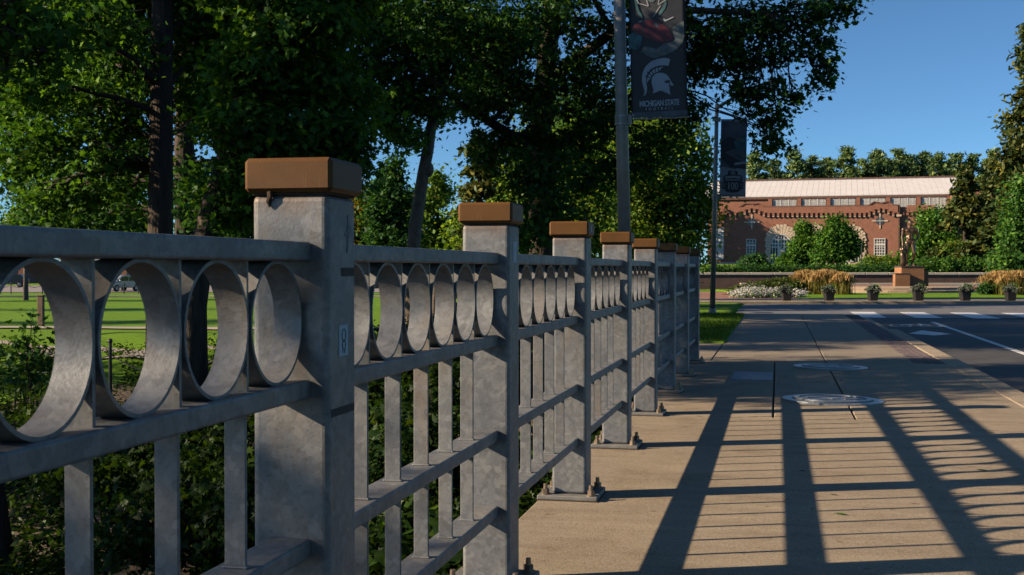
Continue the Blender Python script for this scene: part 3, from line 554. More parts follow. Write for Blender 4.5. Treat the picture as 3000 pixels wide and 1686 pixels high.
for i in range(3):
    for sgn in (-1, 1): b.ell((sgn * .04, -.095, 1.27 - i * .08), (.036, .028, .036))
cap((-.17, .01, 1.475), (.17, .01, 1.475), .07, .07); cap((0, .01, 1.5), (.008, -.005, 1.62), .062, .055)
b.ell((.012, -.012, 1.715), (.074, .092, .108)); b.ell((.02, -.07, 1.67), (.045, .045, .05)); b.ell((.022, -.108, 1.705), (.012, .018, .022)); b.ell((.015, -.078, 1.745), (.055, .03, .02))
for sgn in (-1, 1): b.ell((.012 + sgn * .072, 0, 1.71), (.012, .022, .032))
b.ell((.01, .01, 1.76), (.08, .09, .075))
b.ell((-.225, .005, 1.455), (.078, .075, .085)); b.ell((.225, .005, 1.455), (.078, .075, .085))
cap((-.23, .005, 1.44), (-.265, .01, 1.16), .062, .047); cap((-.265, .01, 1.16), (-.262, -.05, .90), .05, .034); cap((-.262, -.05, .90), (-.268, -.075, .81), .034, .038)
cap((.23, .005, 1.44), (.325, .06, 1.18), .062, .047); cap((.325, .06, 1.18), (.20, -.045, 1.02), .05, .034); cap((.20, -.045, 1.02), (.13, -.10, .985), .036, .032)
cap((-.09, 0, .93), (-.105, -.035, .52), .100, .062); cap((-.105, -.035, .52), (-.105, 0, .40), .06, .062); cap((-.105, 0, .40), (-.105, .01, .09), .062, .038); cap((-.105, .02, .05), (-.125, -.16, .03), .045, .034)
cap((.09, 0, .93), (.135, -.10, .53), .100, .062); cap((.135, -.10, .53), (.13, -.045, .41), .06, .06); cap((.13, -.045, .41), (.105, .08, .10), .06, .038); cap((.105, .09, .06), (.14, -.09, .03), .045, .034)
for k in range(4): cap((-.262 + .012 * k - .02, -.09, .80), (-.285 + .014 * k, -.10 + .01 * k, .735), .012, .010, 2)
cap((-.23, -.07, .85), (-.215, -.115, .79), .014, .011, 2)
for k in range(4): cap((.13, -.11, 1.005 - .018 * k), (.075, -.115, .985 - .02 * k), .012, .010, 2)
body = b.build('figure', M_BRONZE, sx, smooth=True); rm = body.modifiers.new('remesh', 'REMESH'); rm.mode = 'VOXEL'; rm.voxel_size = .014; rm.use_smooth_shade = True
smo = body.modifiers.new('smooth', 'SMOOTH'); smo.factor = .5; smo.iterations = 4
b = MB(); b.ell((-.30, -.08, .66), (.105, .115, .10)); b.prism([(-.30 - .012, -.08 + .13 * math.cos(rad(q)), .66 + .125 * math.sin(rad(q))) for q in range(10, 200, 15)] , (.024, 0, 0)); b.box(-.36, -.24, -.20, -.17, .55, .66)
hm = b.build('helmet', M_BRONZE, sx, smooth=True); rm = hm.modifiers.new('remesh', 'REMESH'); rm.mode = 'VOXEL'; rm.voxel_size = .012; rm.use_smooth_shade = True
b = MB(); b.tube([(-.21, .06, 0), (-.22, .05, .2), (-.25, .02, .4), (-.27, 0, .58)], [.11, .10, .085, .07], 14); b.tube([(-.16, .09, 0), (-.17, .08, .5)], [.07, .04], 10); b.tube([(-.27, .07, 0), (-.28, .04, .52)], [.05, .03], 10)
b.build('drapery', M_BRONZE, sx, smooth=True); MB().box(-.40, .30, -.24, .22, -.002, .022).build('plinth', M_BRONZE, sx, bevel=.006)
# brick wall behind
bw = thing('plaza_wall', 'long low dark brick wall with pale coping behind the statue', 'wall', (24, 79, 0))
MB().box(-14.5, 26, -.2, .2, 0, .93).build('brick_body', M_BRICKD, bw); MB().box(-9.2, 9.2, -.55, -.21, .0, .42).build('stone_plinth', M_STONE, bw, bevel=.02)
for k in range(27): MB().box(-14.5 + k * 1.5 + .01, -13.0 + k * 1.5 - .01, -.28, .28, .93, 1.10).build('coping_stone', M_STONE, bw, bevel=.03)
# ================================================================== brick hall behind the plaza
M_HALL = brick('hall_brick', (0.30, 0.105, 0.058), (0.235, 0.080, 0.048), (0.26, 0.16, 0.11), .24, .08, .010)
M_HALLD = plain('hall_trim', (0.15, 0.07, 0.048), (0.11, 0.055, 0.04), 2, 0.8); M_ROOF = plain('white_roof', (0.68, 0.64, 0.62), (0.62, 0.58, 0.56), 0.5, 0.7, 0, 0.15, 4)
M_HSTONE = plain('hall_stone', (0.58, 0.46, 0.33), (0.48, 0.37, 0.26), 0.6, 0.8); M_GLASSW = plain('frosted_glass', (0.76, 0.72, 0.64), (0.66, 0.62, 0.55), 0.8, 0.85)
M_GLASSD = plain('dark_glass', (0.03, 0.035, 0.04), (0.06, 0.065, 0.07), 0.7, 0.12); M_WBAR = plain('grey_bar', (0.55, 0.51, 0.45), (0.48, 0.44, 0.39), 2, .7); M_WFRAME = plain('white_frame', (0.62, 0.58, 0.52), (0.55, 0.51, 0.46), 2, 0.6)
HO = Vector((35.96, 187.0, 1.75)); HB = -rad(15.4); hall = thing('brick_hall', 'long red brick hall with pale metal roof, round arched doors and corbelled parapet', 'building', tuple(HO), HB)
cB, sB = math.cos(HB), math.sin(HB)
def H6(x6, y6, dd=0.0):
    """crop position -> (along the facade, up) on the plane dd metres behind the facade"""
    q = (2050 + x6 / 2.712 - 1500) / FPX; py = 480 + y6 / 2.712
    u = (q * (HO.y + cB * dd) - HO.x + sB * dd) / (cB - q * sB) ; Yd = HO.y + u * sB + dd * cB
    p = at(1500, py, Yd); return u, p.z - HO.z
def hbox(x0, x1, y1, y0, d0, d1, mat, name, parent=None, bevel=0, ref=0.0, zlow=None):
    u0, z1 = H6(x0, y1, ref); u1, _ = H6(x1, y1, ref); z0 = H6(x0, y0, ref)[1] if zlow is None else zlow
    return MB().box(u0, u1, d0, d1, z0, z1).build(name, mat, parent or hall, bevel=bevel)
uL, zP = H6(190, 352); uR, _ = H6(1588, 352)
def wallpoly():
    pts = [(uL, 0, 0), (uR, 0, 0), (uR, 0, zP)]
    for gx, pk in ((1440, 318), (415, 326)):
        pts += [(H6(gx + 105, 352)[0], 0, zP), (H6(gx + 55, 335)[0], 0, zP + .55), (H6(gx, pk)[0], 0, H6(gx, pk)[1]), (H6(gx - 55, 335)[0], 0, zP + .55), (H6(gx - 105, 352)[0], 0, zP)]
    return pts + [(uL, 0, zP)]
MB().prism(wallpoly(), (0, .9, 0)).build('front_wall', M_HALL, hall)
P = wallpoly()[2:-1]; b = MB()
for i in range(len(P) - 1):
    a_, c_ = Vector(P[i]), Vector(P[i + 1]); b.prism([(a_.x, -.12, a_.z + .003), (c_.x, -.12, c_.z + .003), (c_.x, -.12, c_.z + .16), (a_.x, -.12, a_.z + .16)], (0, 1.1, 0))
b.build('parapet_coping', M_HALLD, hall)
# corbel table: overhanging parapet carried on little corbels
cm = MB(); cm.box(-.17, .17, -.26, -.002, .10, .62); cm = cm.mesh('corbel', M_HALL); ct_ = MB().box(-.15, .15, -.28, -.002, 0, .098).mesh('corbel_tip', M_HSTONE)
def cz(x6):
    up = max([0] + [(1 - abs(x6 - gx) / 105.0) * 45 for gx in (415, 1440)]); return H6(x6, 424 - up)
CX = [204 + 38 * k for k in range(37)]; bot = []
for x6 in CX:
    u, z = cz(x6); o = link('corbel', cm, hall, (u, 0, z)); link('corbel_tip', ct_, o); bot.append((u, z + .6))
for (ua, za), (ub_, zb) in zip(bot[:-1], bot[1:]):
    zt_ = max(zP, 0) ; z0_ = (za + zb) / 2; um = (ua + ub_) / 2
    gab = max([0] + [(1 - abs(um - H6(gx, 340)[0]) / (H6(gx + 105, 340)[0] - H6(gx, 340)[0])) * (H6(gx, pk)[1] - zP) for gx, pk in ((415, 326), (1440, 318))])
    MB().box(ua + .002, ub_ - .002, -.24, -.003, z0_, zP + gab * .9 - .02).build('parapet_band', M_HALL, hall)
hm_ = MB(); hm_.box(-.36, .36, -.24, -.0, .55, 1.6); hm_ = hm_.mesh('parapet_band', M_HALL)
# set-back right part and left wing
MB().box(uR + .05, H6(1852, 350, 2.5)[0], 0.35, 3.4, 0, H6(1700, 348, 2.5)[1]).build('right_wall', M_HALL, hall)
for k in range(6): u, z = H6(1612 + 36 * k, 415, .35); o = link('corbel', cm, hall, (u, .35, z)); o.scale.z = .75; link('parapet_band', hm_, hall, (u + .95, .348, z - .02))
hbox(1574, 1586, 345, 740, -.16, -.003, M_HALLD, 'downspout'); hbox(1560, 1600, 405, 420, -.3, -.17, M_HSTONE, 'rain_hopper')
u0 = H6(60, 340)[0]; MB().box(u0, uL - .02, .25, 2.2, 0, zP - .35).build('left_wall', M_HALL, hall)
MB().box(u0, uR, -.15, -.004, 0, .55).build('stone_base', M_HSTONE, hall)
# windows
def window(x0, x1, y1, y0, d, nx_, nz_, bar, name, glass=M_GLASSD):
    u0, z1 = H6(x0, y1); u1, _ = H6(x1, y1); z0 = H6(x0, y0)[1]; w = MB().box(u0, u1, d - .06, d - .004, z0, z1).build(name, glass, hall)
    f = .12
    fr = MB().box(u0 - f, u1 + f, d - .16, d - .02, z0 - f, z0); fr.box(u0 - f, u1 + f, d - .16, d - .02, z1, z1 + f); fr.box(u0 - f, u0, d - .161, d - .02, z0, z1); fr.box(u1, u1 + f, d - .161, d - .02, z0, z1); fr.build('frame', M_WFRAME, w)
    for k in range(1, nx_): c = u0 + (u1 - u0) * k / nx_; MB().box(c - .05, c + .05, d - .10, d - .055, z0, z1).build('mullion', M_WFRAME, w)
    for k in range(1, nz_): c = z0 + (z1 - z0) * k / nz_; h_ = .14 if k == bar else .045; MB().box(u0, u1, d - .115, d - .06, c - h_, c + h_).build('transom', M_WFRAME, w)
    return w
window(374, 442, 605, 738, 0, 3, 6, 4, 'window'); window(1389, 1466, 600, 727, 0, 4, 6, 4, 'window'); window(135, 222, 515, 755, .25, 3, 7, 2, 'window', M_GLASSW)
for gx, gy in ((413, 465), (1430, 455)):
    u, z = H6(gx, gy); R = .62
    w = MB().tube([(u, -.004, z), (u, -.05, z)], [R, R], 24).build('round_window', M_GLASSD, hall)
    MB().box(u - .03, u + .03, -.09, -.045, z - R, z + R).build('mullion', M_WFRAME, w); MB().box(u - R, u + R, -.085, -.045, z - .04, z + .04).build('transom', M_WFRAME, w)
    for a_, b_ in ((0, 1), (0, -1), (1, 0), (-1, 0)):
        c = Vector((u + a_ * (R + .26), z + b_ * (R + .26))); hw = .28 if a_ else .10; hh = .28 if b_ else .10
        MB().box(c.x - hw, c.x + hw, -.10, -.003, c.y - hh, c.y + hh).build('keystone', M_HSTONE, hall)
# three arched entrances: stone voussoirs round a glazed screen
zS = H6(900, 640)[1]
for gx in (648, 918, 1190):
    uc = H6(gx, 600)[0]; ri = (H6(gx + 84, 600)[0] - H6(gx - 84, 600)[0]) / 2; r1_ = (H6(gx + 128, 600)[0] - H6(gx - 128, 600)[0]) / 2; r2_ = r1_ * 1.30; nv = 17
    ar = MB().prism([(uc - ri, -.004, .5), (uc + ri, -.004, .5)] + [(uc + ri * math.cos(rad(q)), -.004, zS + ri * math.sin(rad(q))) for q in range(0, 181, 10)], (0, -.05, 0)).build('arched_entrance', M_GLASSD if gx != 1190 else M_GLASSD, hall)
    fr = MB(); fr.tube([(uc + (ri - .12) * math.cos(rad(q)), -.10, zS + (ri - .12) * math.sin(rad(q))) for q in range(0, 181, 12)], [.13] * 16, 4)
    fr.build('arch_frame', M_WFRAME, ar)
    for k in range(-3, 4):
        c = uc + k * ri / 3.6; top = zS + math.sqrt(max(.1, (ri - .15) ** 2 - (c - uc) ** 2)); w_ = .12 if k in (-1, 1) else .055
        MB().box(c - w_, c + w_, -.12, -.056, .5, top).build('mullion', M_WFRAME, ar)
    for z in (2.9, zS + .1, zS + ri * .45):
        hw = ri - .1 if z < zS + .2 else math.sqrt(ri ** 2 - (ri * .45) ** 2) - .1; MB().box(uc - hw, uc + hw, -.11, -.057, z - .1, z + .1).build('transom', M_WFRAME, ar)
    MB().box(uc - ri * .28, uc + ri * .28, -.10, -.055, .5, 2.8).build('door', M_WFRAME, ar)
    for k in range(nv):
        q0, q1 = math.pi * k / nv + .012, math.pi * (k + 1) / nv - .012; ex = (r1_ + (r2_ - r1_) * math.sin((q0 + q1) / 2)) * (1.0 if k % 2 else .96)
        MB().prism([(uc + r * math.cos(q), 0, zS + r * math.sin(q)) for r, q in ((ri, q0), (ex, q0), (ex, q1), (ri, q1))], (0, -.16, 0)).build('voussoir', M_HSTONE, ar)
    for sg in (-1, 1):
        nj = 6
        for k in range(nj):
            z0, z1 = .56 + (zS - .56) * k / nj + .015, .56 + (zS - .56) * (k + 1) / nj - .015; xo = r1_ * (1.02 if k % 2 else .95)
            a_, c_ = sorted((uc + sg * ri, uc + sg * xo)); MB().box(a_, c_, -.15, -.003, z0, z1).build('jamb_stone', M_HSTONE, ar)
# clerestory and roof
DC = 9.0
def HC(x, y): return H6(x, y, DC)
ucl, zc0 = HC(60, 356); ucr, zc1 = HC(2040, 275); zc1 = HC(1000, 276)[1]
MB().box(ucl, ucr, DC, DC + .6, 0, zc1).build('clerestory_wall', M_HALL, hall)
MB().box(ucl - .5, ucr + .3, DC - .30, DC - .02, zc1 - .02 + .0, zc1 + .45).build('eave', M_HALLD, hall)
pit = (HC(1255, 300)[0] - HC(1020, 300)[0])
for k in range(-2, 6):
    a_ = HC(1020, 300)[0] + pit * k; w = .62
    MB().box(a_ - w / 2, a_ + w / 2, DC - .45, DC - .003, zc0 - 1.5, zc1 - .02).build('brick_pier', M_HALL, hall)
    g0, g1 = a_ + w / 2 + .12, a_ + pit - w / 2 - .12
    if g1 > ucr: continue
    gw = MB().box(g0, g1, DC - .16, DC - .004, zc0 - 1.6, zc1 - .10).build('clerestory_window', M_GLASSW, hall)
    for j in range(1, 3): c = g0 + (g1 - g0) * j / 3; MB().box(c - .08, c + .08, DC - .24, DC - .155, zc0 - 1.6, zc1 - .10).build('mullion', M_WFRAME, gw)
    b = MB()
    for j in range(1, 18):
        c = g0 + (g1 - g0) * j / 18
        if j % 6: b.box(c - .022, c + .022, DC - .20, DC - .156, zc0 - 1.6, zc1 - .102)
    b.build('glazing_bars', M_WBAR, gw)
    for j in range(1, 4): c = zc0 - .3 + (zc1 - zc0) * j / 4; MB().box(g0, g1, DC - .21, DC - .157, c - .025, c + .025).build('glazing_bar', M_WBAR, gw)
DR = DC + 15
rl, zrl = H6(60, 130, DR); rr, zrr = H6(2150, 107, DR); zr = H6(1200, 118, DR)[1]; ze = zc1 + .45
npan = 46; pw_ = (ucr + 1 - ucl + 1) / npan
rf = MB().prism([(ucl - 1, DC - .35, ze), (ucr + 1, DC - .35, ze), (ucr + 1, DC - .35, ze + .02), (ucl - 1, DC - .35, ze + .02)], (0, .01, 0)).build('roof', M_ROOF, hall)
for k in range(npan):
    x0, x1 = ucl - 1 + k * pw_ + .012, ucl - 1 + (k + 1) * pw_ - .012
    for j in range(6):
        f0, f1 = j / 6, (j + 1) / 6; e = .004 * ((k * 7 + j * 3) % 3)
        ya, yb = DC - .35 + (DR - DC + 1.1) * f0, DC - .35 + (DR - DC + 1.1) * f1 - .01; za, zb = ze + (zr - ze) * f0 + .012 + e, ze + (zr - ze) * f1 + e
        MB().add([(x0, ya, za), (x1, ya, za), (x1, yb, zb), (x0, yb, zb), (x0, ya, za - .12), (x1, ya, za - .12), (x1, yb, zb - .12), (x0, yb, zb - .12)], [(0,1,2,3),(4,7,6,5),(0,4,5,1),(1,5,6,2),(2,6,7,3),(3,7,4,0)]).build('roof_panel', M_ROOF, rf)
MB().prism([(ucl - 1, DC - .1, ze - .3), (ucl - 1, DR, zr - .3), (ucl - 1, DR + 15, ze - .3)], (ucr - ucl + 2, 0, 0)).build('roof_deck', M_HALLD, rf)
MB().box(ucl - 1, ucr + 1, DR - .3, DR + .3, zr - .05, zr + .12).build('ridge_cap', M_HALLD, rf)
u, z = HC(1985, 215); MB().box(u, HC(2300, 215)[0], DC - 3, DC + 12, 0, z).build('end_block', M_HALL, hall)
# ================================================================== plants
def _fan(outline):
    k = len(outline); P = np.zeros((k + 1, 3)); P[1:, :2] = outline; P[1:, 2] = -0.22 * np.abs(P[1:, 0]); F = np.array([(0, 1 + i, 1 + (i + 1) % k) for i in range(k)]); return P, F
SH = {}
SH['quad'] = (np.array([(0, -.5, 0), (.34, -.02, -.07), (0, .5, 0), (-.34, -.02, -.07)]), np.array([(0, 1, 2), (0, 2, 3)]))
SH['needle'] = (np.array([(-.06, -.5, 0), (.06, -.5, 0), (.10, .2, -.03), (0, .5, 0), (-.10, .2, .03)]), np.array([(0, 1, 2), (0, 2, 4), (4, 2, 3)]))
SH['oak'] = _fan([(0, -.55), (.13, -.25), (.30, -.12), (.17, .0), (.36, .18), (.18, .24), (0, .55), (-.18, .24), (-.36, .18), (-.17, .0), (-.30, -.12), (-.13, -.25)])
SH['maple'] = _fan([(0, -.42), (.10, -.16), (.34, -.26), (.26, -.02), (.50, .10), (.20, .16), (0, .58), (-.20, .16), (-.50, .10), (-.26, -.02), (-.34, -.26), (-.10, -.16)])
def instances(C, Nrm, size, shape, spin=None):
    P, F = SH[shape]; n = len(C); Nrm = Nrm / np.maximum(1e-6, np.linalg.norm(Nrm, axis=1, keepdims=True))
    A = RS.randn(n, 3) if spin is None else spin + RS.randn(n, 3) * .25
    A -= (A * Nrm).sum(1, keepdims=True) * Nrm; A /= np.maximum(1e-6, np.linalg.norm(A, axis=1, keepdims=True)); B = np.cross(A, Nrm)
    V = C[:, None] + size[:, None, None] * (P[None, :, 0:1] * B[:, None] + P[None, :, 1:2] * A[:, None] + P[None, :, 2:3] * Nrm[:, None])
    return V.reshape(-1, 3), (F[None] + (np.arange(n) * len(P))[:, None, None]).reshape(-1, 3)
def foliage(name, blobs, n, size, mat, parent, shape='oak', clump=.30, per=18, droop=0.0, shell=.45, off=None, flat=.65):
    C = np.array([b[0] for b in blobs], float); R = np.array([b[1] for b in blobs], float); w = (R.prod(1)) ** .58; w /= w.sum()
    nt_ = max(1, n // per); bi = RS.choice(len(blobs), nt_, p=w); D = RS.randn(nt_, 3); D /= np.linalg.norm(D, axis=1, keepdims=True); rr = RS.rand(nt_, 1) ** shell
    T = C[bi] + D * rr * R[bi]; cs_ = clump * (.6 + .8 * RS.rand(nt_, 1, 1)); G = RS.randn(nt_, per, 3) * cs_ * np.array([1, 1, flat]); L = (T[:, None] + G).reshape(-1, 3)
    Dn = np.repeat(D, per, 0); Nr = RS.randn(len(L), 3) * .75 + np.array([0, 0, .75]) + Dn * .45
    spin = None
    if droop: spin = Dn * .4 + np.array([0, 0, -droop])
    V, F = instances(L, Nr, size * (.45 + .9 * RS.rand(len(L))), shape, spin)
    o = np_mesh(name, V, F, mat, parent, parent.location if parent else (off or (0, 0, 0))); o['kind'] = 'stuff'; return o
def bl(px, py, Y, rpx, rpy, ry=None):
    c = at(px, py, Y); k = Y / FPX; return (tuple(c), (rpx * k, (ry if ry else min(rpx, rpy) * k), rpy * k))
def wob(p, q, n=5, amp=.06, sag=0.0):
    p, q = Vector(p), Vector(q); L = (q - p).length; out = []
    for i in range(n + 1):
        f = i / n; v = p.lerp(q, f); j = math.sin(math.pi * f) * amp * L
        out.append(v + Vector((random.uniform(-j, j), random.uniform(-j, j), random.uniform(-j, j) * .6 + sag * L * math.sin(math.pi * f))))
    return out
def tree(name, label, base, trunk, r0, r1, blobs, n, size, mat, bark, shape='oak', cat='tree', group=None, clump=.30, per=18, limb_r=.35, max_limbs=40, droop=0, extra_limbs=(), shell=.45, from_frac=.3):
    T = thing(name, label, cat, tuple(base), 0, group); off = Vector(base)
    pts = [Vector(p) - off for p in trunk]; rr = [r0 + (r1 - r0) * (i / (len(pts) - 1)) ** .8 for i in range(len(pts))]; rr[0] *= 1.25
    MB().tube(pts, rr, 14).build('trunk', bark, T, smooth=True)
    for path, ra, rb in extra_limbs:
        q = [Vector(p) - off for p in path]; MB().tube(q, [ra + (rb - ra) * i / (len(q) - 1) for i in range(len(q))], 9).build('limb', bark, T, smooth=True)
    seg = [(pts[i].lerp(pts[i + 1], f), rr[i] + (rr[i + 1] - rr[i]) * f, (i + f) / (len(pts) - 1)) for i in range(len(pts) - 1) for f in (0, .25, .5, .75)] + [(pts[-1], rr[-1], 1.0)]
    seg = [s_ for s_ in seg if s_[2] > from_frac] or seg
    for path, ra, rb in extra_limbs:
        q = [Vector(p) - off for p in path]; seg += [(q[i], ra + (rb - ra) * i / (len(q) - 1), 1) for i in range(1, len(q))]
    for c, r in blobs[:max_limbs]:
        c = Vector(c) - off; s_ = min(seg, key=lambda s: (s[0] - c).length + .6 * max(0, s[0].z - c.z + .5)); L = (s_[0] - c).length
        if L < .4: continue
        ra = min(s_[1] * .6, max(.025, limb_r * .12 * L ** .6)); w = wob(s_[0], c + Vector((0, 0, .1)), 6, .05, .05)
        lo = MB().tube(w, [ra + (.012 - ra) * i / 6 for i in range(7)], 6).build('limb', bark, T, smooth=True)
        b = MB()
        for _ in range(5):
            e = c + Vector([random.gauss(0, .55) * x for x in r]); b.tube(wob(w[random.randint(3, 6)], e, 3, .08), [ra * .4, ra * .3, ra * .2, .006], 4, False)
        b.build('twigs', bark, lo)
    foliage('crown', blobs, n, size, mat, T, shape, clump, per, droop, shell)
    return T
def gz(p): return Vector((p[0], p[1], tz(p[0], p[1]) - .1))
# ---- tall maple whose dark trunk stands left of the first post
Y = 21.0; b0 = gz(at(470, 900, Y)); tr_ = [b0, at(470, 690, Y), at(472, 420, Y), at(475, 100, Y), at(478, -250, Y), at(485, -600, Y)]
BL = [bl(px, py, Y + dy, rx, ry, d_) for px, py, rx, ry, dy, d_ in (
 (180,60,190,90,-2,1.0),(330,150,150,80,0,1.0),(90,250,120,70,-1,.9),(250,300,140,70,1,1.0),(360,390,110,60,1,.8),(130,420,120,55,0,.8),(60,470,70,45,1,.6),(300,480,90,40,0,.7),
 (620,60,170,90,1,1.0),(600,200,120,80,2,.9),(540,300,60,60,1,.6),(640,330,90,60,1.5,.8),(240,560,120,40,3,.8),(140,590,80,35,3,.7),(380,560,60,40,2,.6),(380,30,150,80,3,1.1),(60,120,110,90,3,1.2),(200,200,150,60,3,1.2),
 (100,-150,260,140,0,2.0),(420,-150,260,140,1,2.2),(700,-120,220,120,1,2.0),(300,-450,400,180,0,3.0))]
tree('maple_tree', 'tall maple with straight dark trunk rising left of the first railing post', b0, tr_, .24, .16, BL, 50000, .135, L_MAPLE, M_BARK, 'maple', group='trees on the river bank', per=30, clump=.24)
# ---- maple with drooping leaves, dark leaning trunk behind the third ring
Y = 15.5; b0 = gz(at(560, 1010, Y)); tr_ = [b0, at(565, 900, Y), at(590, 740, Y), at(625, 600, Y), at(690, 380, Y), at(760, 100, Y), at(800, -200, Y)]
BL = [bl(px, py, Y + dy, rx, ry, d_) for px, py, rx, ry, dy, d_ in (
 (860,80,170,100,0,.9),(760,220,150,90,0,.8),(930,250,140,90,.5,.8),(700,380,110,70,-.3,.6),(850,390,150,70,0,.7),(1000,380,90,70,.4,.6),(740,510,90,60,-.3,.5),(640,560,50,60,.2,.4),(680,640,40,45,0,.35),(985,480,65,45,.3,.4),(1045,440,30,55,.3,.3),
 (900,480,110,40,.6,.5),(1062,520,14,40,.3,.15),(720,-120,260,140,0,1.4),(1000,-100,220,120,.6,1.2),(900,-300,300,140,0,1.8),(780,600,50,45,.5,.4),(1065,310,40,60,1,.4))]
tree('maple_tree', 'dark green maple with drooping leafy boughs just above the first post cap', b0, tr_, .20, .11, BL, 30000, .125, L_MAPLE, M_BARK, 'maple', group='trees on the river bank', clump=.16, droop=.9)
# ---- maple sprays at the top left corner
Y = 12.0; b0 = gz((-8.6, 12.5)); tr_ = [b0, Vector((-8.4, 12.4, 1.5)), Vector((-7.9, 12.3, 4)), Vector((-7.5, 12.2, 7))]
BL = [bl(px, py, Y + dy, rx, ry, d_) for px, py, rx, ry, dy, d_ in ((60,30,120,50,0,.5),(40,120,60,50,0,.4),(130,90,50,40,0,.3),(130,170,28,38,0,.2),(20,200,30,40,.2,.25),(-150,60,160,120,.4,.9),(-420,-100,260,200,0,1.4),(-400,200,220,160,.6,1.2),(-100,-200,260,160,.3,1.3))] + [((-8.6, 11.6, 5.3), (1.5, 1.6, 1.1)), ((-8.2, 13.8, 5.4), (1.5, 1.5, 1.1)), ((-9.2, 12.8, 6.8), (1.6, 1.8, 1.0)), ((-8.8, 15.2, 6.2), (1.4, 1.4, 1.0))]
tree('young_maple', 'bright green maple sprays hanging into the upper left corner', b0, tr_, .14, .08, BL, 15000, .125, L_MAPLE, M_BARK, 'maple', group='trees on the river bank', clump=.2, droop=.8)
# ---- second dark trunk behind, a big oak further back left
Y = 30.0; b0 = gz(at(545, 900, Y)); tr_ = [b0, at(545, 690, Y), at(540, 430, Y), at(550, 150, Y), at(560, -200, Y)]
BL = [bl(px, py, Y + dy, rx, ry, d_) for px, py, rx, ry, dy, d_ in ((150,520,160,60,4,1.5),(60,330,150,90,3,1.5),(330,620,120,60,2,1.2),(200,640,120,50,0,1.2),(560,560,90,70,0,1.2),(620,650,60,50,-1,.9),(420,450,140,90,2,1.5),(700,300,160,110,3,2),(820,470,140,80,3,1.6),(350,220,220,120,2,2.4),(620,120,220,120,2,2.4),(120,130,200,110,3,2.4),(900,150,200,140,4,2.4),(500,-120,500,150,2,4))] + [((-9.5, 22.5, 7.6), (2.2, 2.0, 1.0)), ((-7.0, 24.5, 7.4), (2.0, 2.0, .9)), ((-9.5, 26.5, 8.4), (2.2, 2.2, 1.1)), ((-6.5, 28.0, 8.6), (2.2, 2.2, .9)), ((-10.5, 30.5, 9.2), (2.2, 2.2, 1.1)), ((-8.0, 32.0, 9.6), (2.2, 2.2, 1.0)), ((-11.5, 24.5, 8.0), (2.0, 2.0, 1.0)), ((-5.0, 21.0, 7.0), (1.8, 1.8, .8))]
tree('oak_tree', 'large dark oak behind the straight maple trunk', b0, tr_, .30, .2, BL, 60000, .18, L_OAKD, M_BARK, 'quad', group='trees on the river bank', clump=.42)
# ---- oak with leaning sunlit trunk in the gap
Y = 33.0; b0 = gz(at(1205, 880, Y)); tr_ = [b0, at(1208, 760, Y), at(1217, 660, Y), at(1232, 560, Y), at(1242, 500, Y), at(1254, 440, Y), at(1262, 380, Y), at(1295, 250, Y), at(1330, 60, Y), at(1350, -150, Y)]
BL = [bl(px, py, Y + dy, rx, ry, d_) for px, py, rx, ry, dy, d_ in ((1170,300,100,60,0,1.2),(1190,400,55,35,-.5,.8),(1300,330,50,30,0,.6),(1120,200,130,80,0,1.6),(1300,180,130,90,0,1.6),(1240,80,180,90,0,2),(1420,230,110,80,.5,1.5),(1220,290,90,50,1,1.2),(1480,100,150,90,1,2),(1080,60,150,90,1,2),(1140,370,45,35,0,.6),(1300,-150,380,150,0,4))]
tree('oak_tree', 'oak with a knobbly sunlit leaning trunk in the gap beside the second post', b0, tr_, .20, .13, BL, 34000, .16, L_OAK, M_BARK_L, 'oak', group='trees on the river bank', clump=.24, from_frac=.55)
o = bpy.data.objects[-1] if False else None
kn = MB().ell(tuple(at(1254, 497, Y) - Vector(b0)), (.16, .17, .22)).build('burl', M_BARK_L, [q for q in COL.objects if q.name.startswith('oak_tree')][-1] if False else None); 
for q in COL.objects:
    if q.get('label', '').startswith('oak with a knobbly'): kn.parent = q
